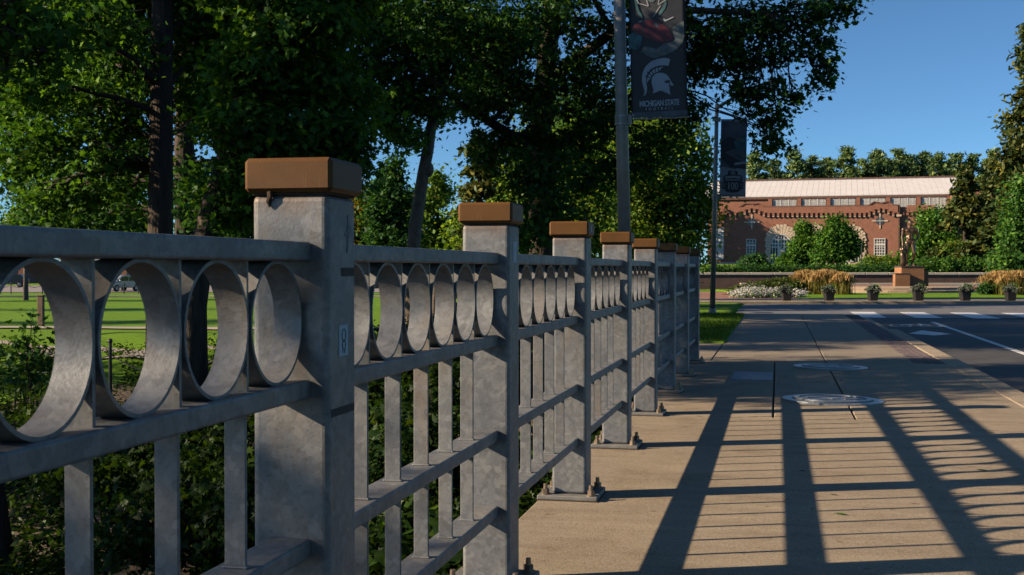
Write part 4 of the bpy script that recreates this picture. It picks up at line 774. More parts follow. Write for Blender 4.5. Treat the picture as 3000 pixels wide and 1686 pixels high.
# ---- great oak overhanging the pavement
Y = 27.0; b0 = gz(at(1585, 880, 29)); top = at(1610, 100, 28.5)
tr_ = [b0, at(1590, 700, 29), at(1575, 500, 29), at(1590, 300, 28.6), top, at(1640, -250, 28)]
LM = [([at(1585, 420, 29), at(1500, 400, 28), at(1430, 355, 27.4), at(1340, 300, 27), at(1270, 240, 26.6), at(1200, 200, 26.4)], .16, .012), ([at(1592, 260, 28.6), at(1680, 180, 27.5), at(1800, 90, 26.5), at(2000, 30, 26), at(2250, 40, 26)], .17, .05), ([at(1575, 480, 29), at(1650, 420, 28.6), at(1760, 330, 28.2), at(1900, 250, 28)], .12, .04), ([at(1590, 330, 28.8), at(1500, 240, 27), at(1380, 160, 26)], .14, .05)]
BL = [bl(px, py, Y + dy, rx, ry, d_) for px, py, rx, ry, dy, d_ in (
 (1300,60,180,90,-2,1.4),(1480,150,170,90,-1,1.4),(1640,60,160,90,-1,1.4),(1420,290,130,60,0,1.0),(1560,300,130,80,0,1.2),(1700,220,130,90,0,1.2),(1480,420,120,55,1,1.0),(1640,430,120,70,1,1.0),(1760,350,110,80,.5,1.0),(1420,470,60,40,1,.6),
 (1880,80,150,90,-.5,1.2),(1930,230,120,80,0,1.0),(2060,110,130,80,-.5,1.0),(2200,60,130,70,-.7,.9),(2340,50,110,55,-.8,.8),(2450,30,65,30,-.8,.5),(2500,8,40,20,-.8,.3),
 (2400,130,45,55,-.8,.45),(2415,205,28,45,-.8,.35),(2415,245,20,20,-.8,.2),(2300,160,55,60,-.6,.5),(2210,180,80,60,-.5,.6),(2280,250,45,40,-.6,.4),(2325,290,22,22,-.6,.25),(2180,260,50,40,-.5,.45),(2225,320,42,40,-.5,.4),(2250,390,35,42,-.5,.35),(2300,440,18,22,-.5,.2),(2275,350,25,22,-.5,.25),(2280,430,22,25,-.5,.2),
 (2150,200,45,32,-.3,.4),(2062,250,20,45,0,.25),(2062,305,13,20,0,.15),(1990,330,70,60,.3,.7),(1930,420,80,60,.6,.7),(2040,180,80,60,0,.8),(1850,480,80,60,1,.8),
 (1560,-150,500,150,-1,3.5),(2100,-130,330,120,-1,2.5),(1720,520,90,50,1.2,.8),(1570,560,80,60,-1.2,.6),(1620,640,80,60,-1.0,.6),(1560,690,70,50,-1.0,.5),(1610,500,80,50,-1.2,.6),(1540,480,70,50,-1,.6))]
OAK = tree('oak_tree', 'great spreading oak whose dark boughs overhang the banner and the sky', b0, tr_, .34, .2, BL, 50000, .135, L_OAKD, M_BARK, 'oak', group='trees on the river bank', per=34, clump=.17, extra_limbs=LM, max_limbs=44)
# ---- sunlit broadleaf trees behind the railing
def midtree(label, Y, px, base_y, blobs, n, size, mat, shape='quad', r=.16, name='broadleaf_tree', bark=M_BARK_L, clump=.4, group='sunlit trees beyond the railing'):
    b0 = gz(at(px, base_y, Y)); ys_ = min(b[1] for b in blobs); tr_ = [b0, at(px, base_y - .3 * (base_y - ys_), Y), at(px + 8, base_y - .6 * (base_y - ys_), Y), at(px, ys_ + 20, Y)]
    BL = [bl(x, y, Y + random.uniform(-.6, .6), rx, ry) for x, y, rx, ry in blobs]
    return tree(name, label, b0, tr_, r, r * .35, BL, n, size, mat, bark, shape, group=group, clump=clump, limb_r=.25)
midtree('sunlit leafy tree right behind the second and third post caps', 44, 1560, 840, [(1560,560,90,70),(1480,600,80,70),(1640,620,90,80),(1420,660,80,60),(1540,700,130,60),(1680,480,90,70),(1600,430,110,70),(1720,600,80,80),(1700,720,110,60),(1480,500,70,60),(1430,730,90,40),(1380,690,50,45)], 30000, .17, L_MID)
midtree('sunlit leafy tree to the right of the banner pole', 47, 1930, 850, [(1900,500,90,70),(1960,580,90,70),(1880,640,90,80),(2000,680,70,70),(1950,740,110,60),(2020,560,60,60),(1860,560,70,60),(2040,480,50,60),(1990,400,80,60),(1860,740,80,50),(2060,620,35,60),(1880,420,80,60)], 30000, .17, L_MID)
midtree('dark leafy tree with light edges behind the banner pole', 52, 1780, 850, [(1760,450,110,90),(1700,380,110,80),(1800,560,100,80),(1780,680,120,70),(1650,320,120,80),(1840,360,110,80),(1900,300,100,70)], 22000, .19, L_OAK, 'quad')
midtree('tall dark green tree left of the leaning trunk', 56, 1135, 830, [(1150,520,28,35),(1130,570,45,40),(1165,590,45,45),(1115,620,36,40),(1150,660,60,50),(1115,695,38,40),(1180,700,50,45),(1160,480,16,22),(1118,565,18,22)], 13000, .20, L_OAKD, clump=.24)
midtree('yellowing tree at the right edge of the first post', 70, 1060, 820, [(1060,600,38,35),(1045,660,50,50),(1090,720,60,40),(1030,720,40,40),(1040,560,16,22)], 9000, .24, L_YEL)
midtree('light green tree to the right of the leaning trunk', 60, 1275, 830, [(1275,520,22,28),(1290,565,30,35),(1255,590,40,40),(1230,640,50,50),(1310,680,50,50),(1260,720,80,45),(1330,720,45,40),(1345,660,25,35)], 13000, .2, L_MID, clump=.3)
midtree('pale green tree far off at the left edge of the picture', 90, 75, 760, [(70,630,35,25),(100,660,40,30),(50,670,35,30),(110,610,20,18)], 5000, .28, L_MID)
midtree('dark shrubby tree behind the near railing at left', 44, 210, 800, [(180,640,90,50),(290,660,90,45),(250,600,80,45),(130,600,60,40),(360,640,60,50),(340,590,50,35),(420,660,50,40)], 16000, .17, L_OAK)
midtree('small dark tree between maple trunk and first post', 40, 660, 830, [(600,640,60,50),(680,650,60,60),(640,570,70,50),(710,590,50,60),(560,690,40,40),(700,700,50,40)], 11000, .16, L_OAKD)
# ---- conifers
def conifer(name, label, base, H, R, n, mat, size=.22, droop=.25, start=.08, group=None, lift=0.0, irregular=.25, levels=None, trunk_r=.22, bark=M_BARK, tip=.0, belly=1.0, pine=False):
    base = Vector(base); T = thing(name, label, 'tree', tuple(base), 0, group)
    MB().tube([(0, 0, 0), (0, 0, H * .5), (0, 0, H * .98)], [trunk_r, trunk_r * .6, .03], 9).build('trunk', bark, T, smooth=True)
    lv = levels or int(H * 1.5); CC = []; DD = []; b = MB()
    for i in range(lv):
        f = start + (1 - start) * (i + .3) / lv; prof = (1 - f) ** (.75 if not pine else .42) * belly; nb_ = 5 + int(random.random() * 3)
        for k in range(nb_):
            if random.random() < irregular * .6: continue
            a_ = random.uniform(0, 6.283); L = max(.25, R * prof * random.uniform(1 - irregular, 1 + irregular * .6)); z0 = H * f
            e = Vector((math.cos(a_) * L, math.sin(a_) * L, L * (lift - droop * random.uniform(.5, 1.2)))); p0 = Vector((0, 0, z0)); b.tube([p0, p0 + e * .5 + Vector((0, 0, .05 * L)), p0 + e], [.03 + .012 * L, .02, .008], 4, False)
            m_ = max(3, int(L * 5))
            for j in range(m_):
                g_ = (.25 if not pine else .45) + (.75 if not pine else .55) * (j + random.random()) / m_; CC.append(p0 + e * g_ + Vector((0, 0, .08 * L * math.sin(math.pi * g_)))); DD.append(e.normalized())
    CC.append(Vector((0, 0, H))); DD.append(Vector((0, 0, 1)))
    b.build('branches', bark, T)['kind'] = 'stuff'
    CC = np.array(CC); DD = np.array(DD); per = max(4, n // len(CC)); s_ = .16 * H / 12 + .10
    C = (CC[:, None] + RS.randn(len(CC), per, 3) * np.array([s_, s_, s_ * .6])).reshape(-1, 3); D2 = np.repeat(DD, per, 0)
    spin = D2 * .8 + (np.array([0, 0, .7]) if pine else np.array([0, 0, -.45])) + RS.randn(len(C), 3) * .35
    V, F = instances(C, RS.randn(len(C), 3) * .6 + np.array([0, 0, .8]), size * (.7 + .6 * RS.rand(len(C))), 'needle', spin)
    # broaden the needle sprays
    o = np_mesh('crown', V + np.array(base), F, mat, T, base); o['kind'] = 'stuff'; return T
SH['needle'] = (np.array([(-.13, -.5, 0), (.13, -.5, 0), (.22, .1, -.05), (0, .5, 0), (-.22, .1, .05)]), np.array([(0, 1, 2), (0, 2, 4), (4, 2, 3)]))
p = gz(at(1405, 840, 41)); conifer('spruce_tree', 'dark spruce left of the sunlit tree, behind the second post', p, at(1405, 400, 41).z - p.z, 1.25, 10000, L_SPRUCE, .24, .3)
SH['plume'] = (np.array([(-.02, -.5, 0), (.02, -.5, 0), (.055, .0, -.03), (0, .5, 0), (-.055, .0, .03)]), SH['needle'][1])
# pines in a row behind the hall
WORD = ['first', 'second', 'third', 'fourth', 'fifth', 'sixth', 'seventh', 'eighth', 'ninth', 'tenth', 'eleventh', 'twelfth', 'thirteenth', 'fourteenth', 'fifteenth', 'sixteenth']
PINES = [(2150, 480), (2212, 445), (2265, 470), (2325, 440), (2378, 462), (2425, 468), (2478, 433), (2528, 470), (2568, 442), (2598, 468), (2632, 440), (2668, 458), (2706, 448), (2748, 450), (2800, 452), (2850, 455), (2905, 440), (2960, 445)]
for i, (px, py) in enumerate(PINES):
    Yp = 222 + random.uniform(-6, 8); b0 = at(px, 800, Yp); b0.z = tz(b0.x, b0.y)
    conifer('pine_tree', 'white pine behind the pale roof, %s of the row from the left' % (WORD[i] if i < 16 else ('seventeenth' if i == 16 else 'eighteenth')), b0, at(px, py, Yp).z - b0.z, random.uniform(3.4, 4.4), 8500, L_PINE, .55, .0, .30, 'pines in a row behind the hall', .38, .35, 22, .3, M_BARK, pine=True)
# conifers and broadleaf at the right edge
for px, py, Yp, R, lab, m in ((2826, 492, 99, 3.7, 'brownish spruce in front of the right end of the hall', L_SPRUCE), (2905, 470, 112, 4.0, 'dark spruce standing behind the brownish spruce', L_SPRUCE), (3012, 60, 93, 3.9, 'very tall spruce at the right edge with layered drooping branches', L_SPRUCE)):
    b0 = at(px, 800, Yp); b0.z = tz(b0.x, b0.y); conifer('spruce_tree', lab, b0, at(px, py, Yp).z - b0.z, R, 17000, m, .46, .26, .03, 'conifers at the right of the plaza', .0, .3)
midtree('bright green tree in front of the tall spruce at the right edge', 88, 2990, 815, [(3010,560,35,40),(3000,620,35,45),(2975,680,30,40),(2985,740,40,45),(3030,660,50,60),(2955,770,30,25)], 16000, .30, L_OAK, clump=.5, group='trees round the plaza')
midtree('dense green tree behind the statue to its right', 106, 2735, 812, [(2730,660,40,35),(2700,700,40,40),(2760,700,45,45),(2740,745,55,45),(2680,750,35,35),(2785,755,40,40),(2720,630,25,20),(2755,635,25,22)], 14000, .28, L_ROUND, clump=.45, group='trees round the plaza')
midtree('low green tree between statue and brownish spruce', 100, 2810, 812, [(2810,740,45,35),(2850,770,45,30),(2790,780,35,25),(2880,790,40,20)], 8000, .28, L_MID, clump=.45, group='trees round the plaza')
midtree('round ornamental tree in front of the left arch', 150, 2355, 792, [(2360,682,20,22),(2342,724,24,26),(2370,715,20,28),(2318,754,18,16),(2355,755,30,20),(2356,663,12,10),(2296,766,11,11)], 12000, .34, L_ROUND, clump=.45, r=.2, group='trees in front of the hall')
midtree('round ornamental tree in front of the middle and right arches', 147, 2455, 792, [(2450,668,28,24),(2428,702,34,30),(2474,700,34,32),(2452,740,52,32),(2494,735,22,26),(2408,750,24,22),(2445,645,16,10),(2508,720,10,20)], 17000, .34, L_ROUND, clump=.45, r=.2, group='trees in front of the hall')
midtree('tree beside the left corner of the hall, shading its front', 184, 1905, 795, [(1905,600,70,60),(1940,660,50,45),(1880,660,60,50),(1920,730,60,45),(1905,545,45,40),(1950,570,30,35)], 9000, .5, L_MID, clump=.7, r=.35, group='trees in front of the hall')
# shrubs in front of the hall
def shrub(label, Y, blobs, n, size, mat, name='shrub', group=None, shape='quad', clump=.3, zoff=None):
    c = blobs[0]; b0 = gz(at(c[0], 790, Y)); T = thing(name, label, 'shrub', tuple(b0), 0, group)
    BL = [bl(x, y, Y + random.uniform(-.4, .4), rx, ry) for x, y, rx, ry in blobs]; s_ = MB()
    for c_, r in BL: s_.tube(wob((0, 0, 0), Vector(c_) - Vector(b0), 4, .06), [.035, .03, .022, .015, .006], 5)
    s_.build('stems', M_BARK, T); foliage('leaves', BL, n, size, mat, T, shape, clump, 14); return T
shrub('dark rounded shrub at the left of the hall front', 140, [(2210,775,40,30),(2190,790,30,18),(2235,785,25,20)], 6000, .28, L_OAKD, group='shrubs in front of the hall')
for i, (px, w) in enumerate(((2550, 28), (2595, 26), (2640, 26))): shrub('clipped green shrub below the small right window, %s from the left' % WORD[i], 128, [(px,775,w,22),(px-6,785,w*.8,20),(px+8,768,w*.6,14)], 5000, .24, L_MID, group='shrubs in front of the hall')
for i, px in enumerate(range(2090, 2640, 60)): shrub('low dark hedge shrub behind the plaza wall, %s from the left' % WORD[i], 95, [(px,797,36,9),(px+16,795,30,8)], 2200, .16, L_OAKD, group='low hedge behind the plaza wall')
for i, px in enumerate(range(2700, 2990, 62)): shrub('leafy shrub behind the wall right of the statue, %s from the pedestal' % WORD[i], 93, [(px,790,36,22),(px+15,780,28,20)], 3000, .2, L_OAK, group='shrubs behind the wall at right')
# ---- planters, hedge, flowers, ornamental grass on the plaza
M_POT = plain('planter_dark', (0.012, 0.010, 0.009), (0.02, 0.016, 0.015), 4, 0.6); L_SILV = leaf('silver_leaf', (0.13, 0.17, 0.14), (0.22, 0.26, 0.22), 0.25, (1.1, 1.1, .8)); M_WHITE = leaf('white_petal', (0.62, 0.62, 0.64), (0.78, 0.78, 0.78), .3, (1, 1, 1))
L_BOX = leaf('hedge_leaf', (0.05, 0.085, 0.02), (0.10, 0.14, 0.03), .3); L_PLUME = leaf('grass_plume', (0.50, 0.32, 0.13), (0.66, 0.45, 0.20), .4, (1.1, 1.0, .8)); L_REED = leaf('reed_blade', (0.16, 0.17, 0.04), (0.28, 0.26, 0.07), .35)
for i, px in enumerate((2304, 2428, 2557, 2690, 2827, 2960)):
    q = at(px, 883.5, 51.2); T = thing('planter', 'dark square planter with trailing silver foliage, %s from the left' % WORD[i], 'planter', (q.x, 51.2, 0), random.uniform(-.1, .1), 'planters along the plaza kerb')
    MB().add([(-.17,-.17,0),(.17,-.17,0),(.17,.17,0),(-.17,.17,0),(-.21,-.21,.46),(.21,-.21,.46),(.21,.21,.46),(-.21,.21,.46)], [(0,3,2,1),(4,5,6,7),(0,1,5,4),(1,2,6,5),(2,3,7,6),(3,0,4,7)]).build('pot', M_POT, T, bevel=.03)
    MB().box(-.225, .225, -.225, .225, .435, .475).build('pot_rim', M_POT, T, bevel=.012)
    foliage('silver_foliage', [((0, 0, .55), (.20, .18, .10)), ((-.22, -.1, .48), (.10, .12, .10)), ((.10, -.22, .45), (.14, .06, .10)), ((.05, .0, .62), (.10, .10, .06))], 900, .085, L_SILV, None, 'needle', .05, 10, off=(0, 0, 0)).parent = T
    foliage('green_foliage', [((.12, 0, .58), (.12, .12, .10))], 200, .09, L_MID, None, 'quad', .05, 10).parent = T
fb_ = thing('flower_bed', 'mounded bed of white flowers at the kerb left of the planters', 'flower bed', (12.6, 57.2, 0))
BLF = [((-1.7, -1.2, .12), (.8, .7, .22)), ((-.9, -1.2, .12), (.8, .6, .20)), ((-.2, -.8, .12), (.7, .7, .22)), ((.4, .2, .1), (.7, .5, .2)), ((1.0, .9, .1), (.6, .4, .16)), ((-1.2, -.4, .15), (.8, .6, .25))]
o = foliage('flower_leaves', BLF, 5000, .09, L_OAK, None, 'quad', .1, 10); o.parent = fb_
BLF2 = [((c[0], c[1], c[2] + .08), (r[0], r[1], r[2])) for c, r in BLF]; o = foliage('blossoms', BLF2, 6500, .075, M_WHITE, None, 'maple', .09, 6, shell=.12); o.parent = fb_
hd = thing('box_hedge', 'low clipped hedge sloping down behind the white flowers', 'hedge', (13.4, 63.5, 0))
o = foliage('hedge_leaves', [((-1.3, -.8, .15), (.8, .8, .36)), ((-.6, -.4, .24), (.9, .8, .44)), ((.3, 0, .32), (.9, .8, .50)), ((1.1, .3, .38), (.8, .8, .54))], 12000, .10, L_BOX, None, 'quad', .10, 12, shell=.2); o.parent = hd
MB().tube([(-2.5, -.8, 0), (0, 0, .05), (1.2, .3, .05)], [.04, .05, .04], 6).build('stems', M_BARK, hd)
def reed(label, x, y, w, h, n):
    T = thing('ornamental_grass', label, 'ornamental grass', (x, y, 0), 0, 'clumps of feather reed grass')
    def xf(n): return RS.randn(n) * w * .42, RS.randn(n) * .22, np.zeros(n)
    blades('blades', n, xf, h * .72, .016, L_REED, T, lean=.14).parent = T
    nP = n // 2; X = RS.randn(nP) * w * .5; Yy = RS.randn(nP) * .28; Zb = h * (.58 + .26 * RS.rand(nP)) * (1 - .16 * np.minimum(2, (X / w) ** 2)); C = np.stack([X * 1.1, Yy, Zb + .12], -1)
    V, F = instances(C, RS.randn(nP, 3), np.full(nP, .36), 'plume', np.array([0, 0, 1.6]) + RS.randn(nP, 3) * .12 + np.stack([X * .6, Yy * .6, X * 0], -1)); np_mesh('plumes', V, F, L_PLUME, T)
    for q in T.children: q['kind'] = 'stuff'
for lab, px, w, h, Yg in (('golden feather reed grass clump beside the hedge', 2361, .62, 1.28, 64.5), ('tallest golden reed grass clump, left of the statue steps', 2420, .75, 1.30, 63.5), ('reed grass clump nearest the steps on their left side', 2464, .45, 1.15, 63.0), ('golden reed grass clump right of the statue steps', 2930, .75, 1.22, 63.0), ('golden reed grass clump at the right edge of the picture', 2985, .8, 1.25, 62.0)):
    q = at(px, 850, Yg); reed(lab, q.x, Yg, w, h, 2600)
shrub('dark green shrub at the foot of the right reed grass', 63, [(2892,845,20,14),(2880,850,15,10)], 1500, .12, L_OAKD, clump=.12)
# ================================================================== river bank
def bank_pts(n):
    out = []
    while sum(len(o) for o in out) < n:
        Yv = 5 + 35 * RS.rand(n) ** 1.3; Xv = Yv * (-.46 + .62 * RS.rand(n)); t = Xv * CA - Yv * SA; s = Xv * SA + Yv * CA
        den = np.sin(Xv * .8 + 2) * np.cos(Yv * .45 + Xv * .3) + .55 * np.sin(Xv * 2.3 + Yv * 1.1); ok = (t < -1.45) & ~((s > 17.5) & (t > -6)) & (den > -.55 - .5 * (Xv > -3) + .5 * ((Xv < -3.2) & (Yv < 13)))
        out.append(np.stack([Xv[ok], Yv[ok]], -1))
    P = np.concatenate(out)[:n]; return P[:, 0], P[:, 1]
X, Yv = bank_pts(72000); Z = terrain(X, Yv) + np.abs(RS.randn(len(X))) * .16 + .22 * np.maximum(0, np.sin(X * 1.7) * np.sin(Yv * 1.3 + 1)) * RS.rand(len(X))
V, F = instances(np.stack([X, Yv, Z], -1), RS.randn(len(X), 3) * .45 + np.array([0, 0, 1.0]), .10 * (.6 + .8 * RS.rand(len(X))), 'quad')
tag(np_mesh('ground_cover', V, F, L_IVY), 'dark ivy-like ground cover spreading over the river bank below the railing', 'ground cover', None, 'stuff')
def bush(label, blobs, n, size=.105, mat=L_IVY, shape='maple', clump=.16):
    c = at(blobs[0][0], blobs[0][1], blobs[0][2]); b0 = gz((c.x, c.y)); T = thing('bank_shrub', label, 'shrub', tuple(b0), 0, 'shrubs on the river bank'); BL = [bl(*b) for b in blobs]; s_ = MB()
    for c_, r in BL:
        for _ in range(3):
            e = Vector(c_) - Vector(b0) + Vector([random.gauss(0, .5) * x for x in r]); s_.tube(wob((random.uniform(-.1, .1), random.uniform(-.1, .1), 0), e, 4, .06), [.018, .015, .012, .008, .003], 5)
    s_.build('stems', M_BARK, T); foliage('leaves', BL, n, size, mat, T, shape, clump, 12, .5); return T
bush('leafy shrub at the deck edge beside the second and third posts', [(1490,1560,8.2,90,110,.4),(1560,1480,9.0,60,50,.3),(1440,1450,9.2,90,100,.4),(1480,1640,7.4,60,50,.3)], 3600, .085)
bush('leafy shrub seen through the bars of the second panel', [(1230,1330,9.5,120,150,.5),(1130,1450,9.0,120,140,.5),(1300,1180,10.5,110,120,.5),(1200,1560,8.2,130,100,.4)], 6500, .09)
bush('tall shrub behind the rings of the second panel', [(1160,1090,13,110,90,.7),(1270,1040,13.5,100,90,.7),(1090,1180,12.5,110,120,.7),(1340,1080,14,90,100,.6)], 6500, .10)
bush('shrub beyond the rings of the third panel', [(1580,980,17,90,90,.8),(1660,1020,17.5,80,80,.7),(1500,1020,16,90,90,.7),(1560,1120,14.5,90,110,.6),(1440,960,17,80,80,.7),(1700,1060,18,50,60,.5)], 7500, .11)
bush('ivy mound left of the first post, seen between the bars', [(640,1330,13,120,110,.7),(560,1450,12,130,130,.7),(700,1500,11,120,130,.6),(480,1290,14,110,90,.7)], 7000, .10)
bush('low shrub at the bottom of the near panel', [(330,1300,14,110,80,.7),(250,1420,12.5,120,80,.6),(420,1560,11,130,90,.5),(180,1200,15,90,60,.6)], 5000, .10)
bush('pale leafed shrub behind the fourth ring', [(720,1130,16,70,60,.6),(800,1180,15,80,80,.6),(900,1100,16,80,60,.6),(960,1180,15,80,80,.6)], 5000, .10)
bush('thin dark sapling against the lawn at the left edge', [(90,1000,18,35,50,.3),(60,1060,18,45,40,.3),(120,1080,18,40,40,.3),(85,940,18,18,25,.15)], 420, .12, L_OAKD)
for i, (px, py, Yr, r) in enumerate(((60,1560,11.5,.22),(190,1500,12.2,.16),(30,1440,13,.25),(250,1620,10.8,.15),(120,1640,10.6,.2))):
    c = at(px, py, Yr); z = tz(c.x, c.y); b = MB().ell((0, 0, 0), (r, r * .8, r * .55), 10, 7); b.v = [tuple(Vector(v) * (1 + .25 * math.sin(v[0] * 31 + i) * math.cos(v[1] * 27 + v[2] * 19))) for v in b.v]
    o = b.build('rock', plain('bank_rock', (0.20, 0.15, 0.11), (0.12, 0.09, 0.07), 5, .9, 0, .5, 20, .02) if i == 0 else bpy.data.materials['bank_rock'], None, (c.x, c.y, z + r * .2), i * 1.1, True)
    tag(o, 'brown rock on the bank at the lower left, %s' % ('nearest the corner of the picture', 'half hidden by ivy', 'farthest of the five', 'rightmost of the five', 'lowest of the five')[i], 'rock', 'rocks on the river bank')
b0 = gz(at(8, 1120, 14)); o = thing('tree_trunk', 'dark tree trunk cut off by the left edge of the picture', 'tree', tuple(b0)); MB().tube([Vector((0, 0, 0)), Vector((-.08, 0, .8)), Vector((-.28, .1, 2.0)), Vector((-.75, .2, 4.0)), Vector((-1.4, .4, 6.5))], [.16, .13, .12, .10, .06], 10).build('trunk', M_BARK, o, smooth=True)
foliage('crown', [((-1.5, .4, 6.5), (1.6, 1.4, 1.2)), ((-2.6, .2, 5.6), (1.2, 1.2, .9))], 3500, .13, L_OAKD, None, 'quad', .25, 14).parent = o
# ================================================================== far side: lawn paths, street, cars, chain fence, buildings
M_PATH = plain('path_concrete', (0.40, 0.34, 0.29), (0.33, 0.28, 0.24), 1, .85, per_obj=False); M_STREET = plain('street_concrete', (0.27, 0.23, 0.21), (0.22, 0.19, 0.175), .4, .85, per_obj=False)
def strip(name, mat, x0, x1, y0f, y1f, lift, n=40):
    xs_ = np.linspace(x0, x1, n); V = []
    for x in xs_: V += [(x, y0f(x), tz(x, y0f(x)) + lift), (x, y1f(x), tz(x, y1f(x)) + lift)]
    return struct(np_mesh(name, V, [(2*i, 2*i+2, 2*i+3, 2*i+1) for i in range(n - 1)], mat))
strip('garden_path', M_PATH, -30, -1, lambda x: 47.2 - .10 * (x + 20), lambda x: 48.6 - .10 * (x + 20), .05)
strip('river_path', M_PATH, -26, -1, lambda x: 38.2 - .16 * (x + 15), lambda x: 40.6 - .16 * (x + 15), .06)
strip('street_pavement', M_PATH, -90, -4, lambda x: 100, lambda x: 103, .05); strip('street', M_STREET, -140, -4, lambda x: 118, lambda x: 165, .05)
M_GLASSC = plain('car_glass', (0.02, 0.025, 0.03), (0.03, 0.035, 0.04), 3, .08); M_TYRE = plain('tyre', (0.015,) * 3, (0.025,) * 3, 8, .8); M_RIM = plain('wheel_rim', (0.35,) * 3, (0.25,) * 3, 8, .35, .7); M_LAMP = plain('car_lamp', (0.65, 0.62, 0.58), (0.5, 0.48, 0.45), 5, .15)
def car(label, loc, rz, colr, L=4.4, H=1.62, pickup=False):
    T = thing('parked_car', label, 'car', loc, rz, 'cars parked along the far street'); m = plain('car_paint_%s' % len(bpy.data.materials), colr, tuple(c * .9 for c in colr), 2, .22, .4); h = L / 2; W_ = .88
    if not pickup: prof = [(-h, .35), (-h, .85), (-h + .15, 1.0), (-h + .35, 1.05), (-h + .7, H - .12), (-h + 1.3, H), (.3, H), (.7, H - .06), (1.35, 1.08), (h - .25, .92), (h - .02, .75), (h, .38)]
    else: prof = [(-h, .55), (-h, 1.15), (-.55, 1.15), (-.5, H - .05), (-.2, H), (.7, H), (1.25, 1.22), (h - .1, 1.12), (h, .9), (h, .5)]
    b = MB().prism([(x, -W_, z) for x, z in prof], (0, 2 * W_, 0)); b.build('body', m, T, bevel=.06, seg=3)
    wz0, wz1 = 1.02 + (.18 if pickup else 0), H - .13
    gl = [(-h + .62, wz0 + .03), (-h + .92, wz1), (.22, wz1), (.62, wz1 - .05), (1.12, wz0 + .03)] if not pickup else [(-.42, wz0 + .03), (-.38, wz1), (.62, wz1), (1.05, wz0 + .03)]
    for sg in (-1, 1):
        w = MB().prism([(x, sg * (W_ + .004), z) for x, z in gl], (0, -sg * .02, 0)).build('side_window', M_GLASSC, T); px = -.25 if not pickup else .2
        MB().box(px - .04, px + .04, sg * (W_ + .006) - .006, sg * (W_ + .006) + .006, wz0, wz1 + .02).build('pillar', m, w)
        MB().box(h - .16, h + .006, sg * .62 - .16, sg * .62 + .16, .66 + .2 * pickup, .82 + .2 * pickup).build('headlight', M_LAMP, T, bevel=.02)
        MB().box(.95, 1.15, sg * (W_ + .09) - .09, sg * (W_ + .09) + .09, 1.02, 1.16).build('wing_mirror', m, T, bevel=.03)
        for x in (-h + .85, h - .82):
            ty = MB().tube([(x, sg * (W_ - .2), .34), (x, sg * (W_ + .012), .34)], [.34, .34], 20).build('wheel', M_TYRE, T); MB().tube([(x, sg * (W_ + .005), .34), (x, sg * (W_ + .022), .34)], [.21, .19], 16).build('rim', M_RIM, ty)
    MB().box(h - .02, h + .03, -.7, .7, .38, .55).build('bumper', M_BLACK, T, bevel=.02)
    a = (1.28, 1.16) if not pickup else (1.22, 1.28); MB().add([(.74, -.72, wz1 - .02), (.74, .72, wz1 - .02), (a[0] + .02, .78, a[1]), (a[0] + .02, -.78, a[1])], [(0, 1, 2, 3)]).build('windscreen', M_GLASSC, T)
    return T
def onroad(px, Yc): x = (px - 1500) / FPX * Yc; return (x, Yc, tz(x, Yc) + .06)
car('silver hatchback parked on the far street, seen through the second ring', onroad(352, 122), rad(-115), (.36, .37, .38)); car('white car parked left of the silver hatchback', onroad(300, 128), rad(-100), (.62, .61, .58))
car('black pickup truck standing beyond the lawn, seen through the second panel', onroad(1098, 108), rad(170), (.012, .012, .014), 5.4, 1.85, True); car('dark car far off on the street at the left edge', onroad(28, 150), rad(-170), (.05, .05, .06))
prev = None
for i, px in enumerate((-60, -14, 32, 78, 124, 170, 216, 262, 322, 363, 405, 450)):
    x = (px - 1500) / FPX * 112; T = thing('fence_bollard', 'black chain fence bollard beside the far street, %s from the left' % WORD[i], 'bollard', (x, 112, tz(x, 112)), 0, 'chain fence along the far street')
    MB().cyl(0, 0, 0, 1.0, .055, .05, 10).build('post', M_BLACK, T); MB().ell((0, 0, 1.02), (.06, .06, .05), 10, 6).build('knob', M_BLACK, T)
    if prev is not None:
        dx = prev - x; MB().tube([(dx * f, 0, .92 - .32 * math.sin(math.pi * f)) for f in [k / 8 for k in range(9)]], .022, 5).build('chain', M_BLACK, T)
    prev = x
M_TIMBER = plain('timber', (0.30, 0.20, 0.12), (0.22, 0.15, 0.09), 6, .85, 0, .3, 30, .01, (4, 4, .5))
c = at(120, 915, 50); tp = thing('timber_post', 'square brown timber post on the sunlit lawn by the path', 'post', (c.x, 50, tz(c.x, 50))); MB().box(-.115, .115, -.115, .115, 0, 1.22).build('post_shaft', M_TIMBER, tp, bevel=.015); MB().box(-.13, .13, -.13, .13, 1.22, 1.27).build('post_cap', M_TIMBER, tp, bevel=.015)
c = at(303, 840, 108); ub = thing('utility_box', 'pale utility box on a post in front of the white car', 'utility box', (c.x, 108, tz(c.x, 108))); MB().box(-.17, .17, -.15, .15, 0, .5).build('box_body', M_RIM, ub, bevel=.03); MB().box(-.12, .12, -.10, .10, .5, 1.5).build('sign_post', M_TIMBER, ub, bevel=.02); MB().box(-.16, .16, -.125, -.105, .95, 1.45).build('sign_plate', M_PAPER, ub)
prev = None
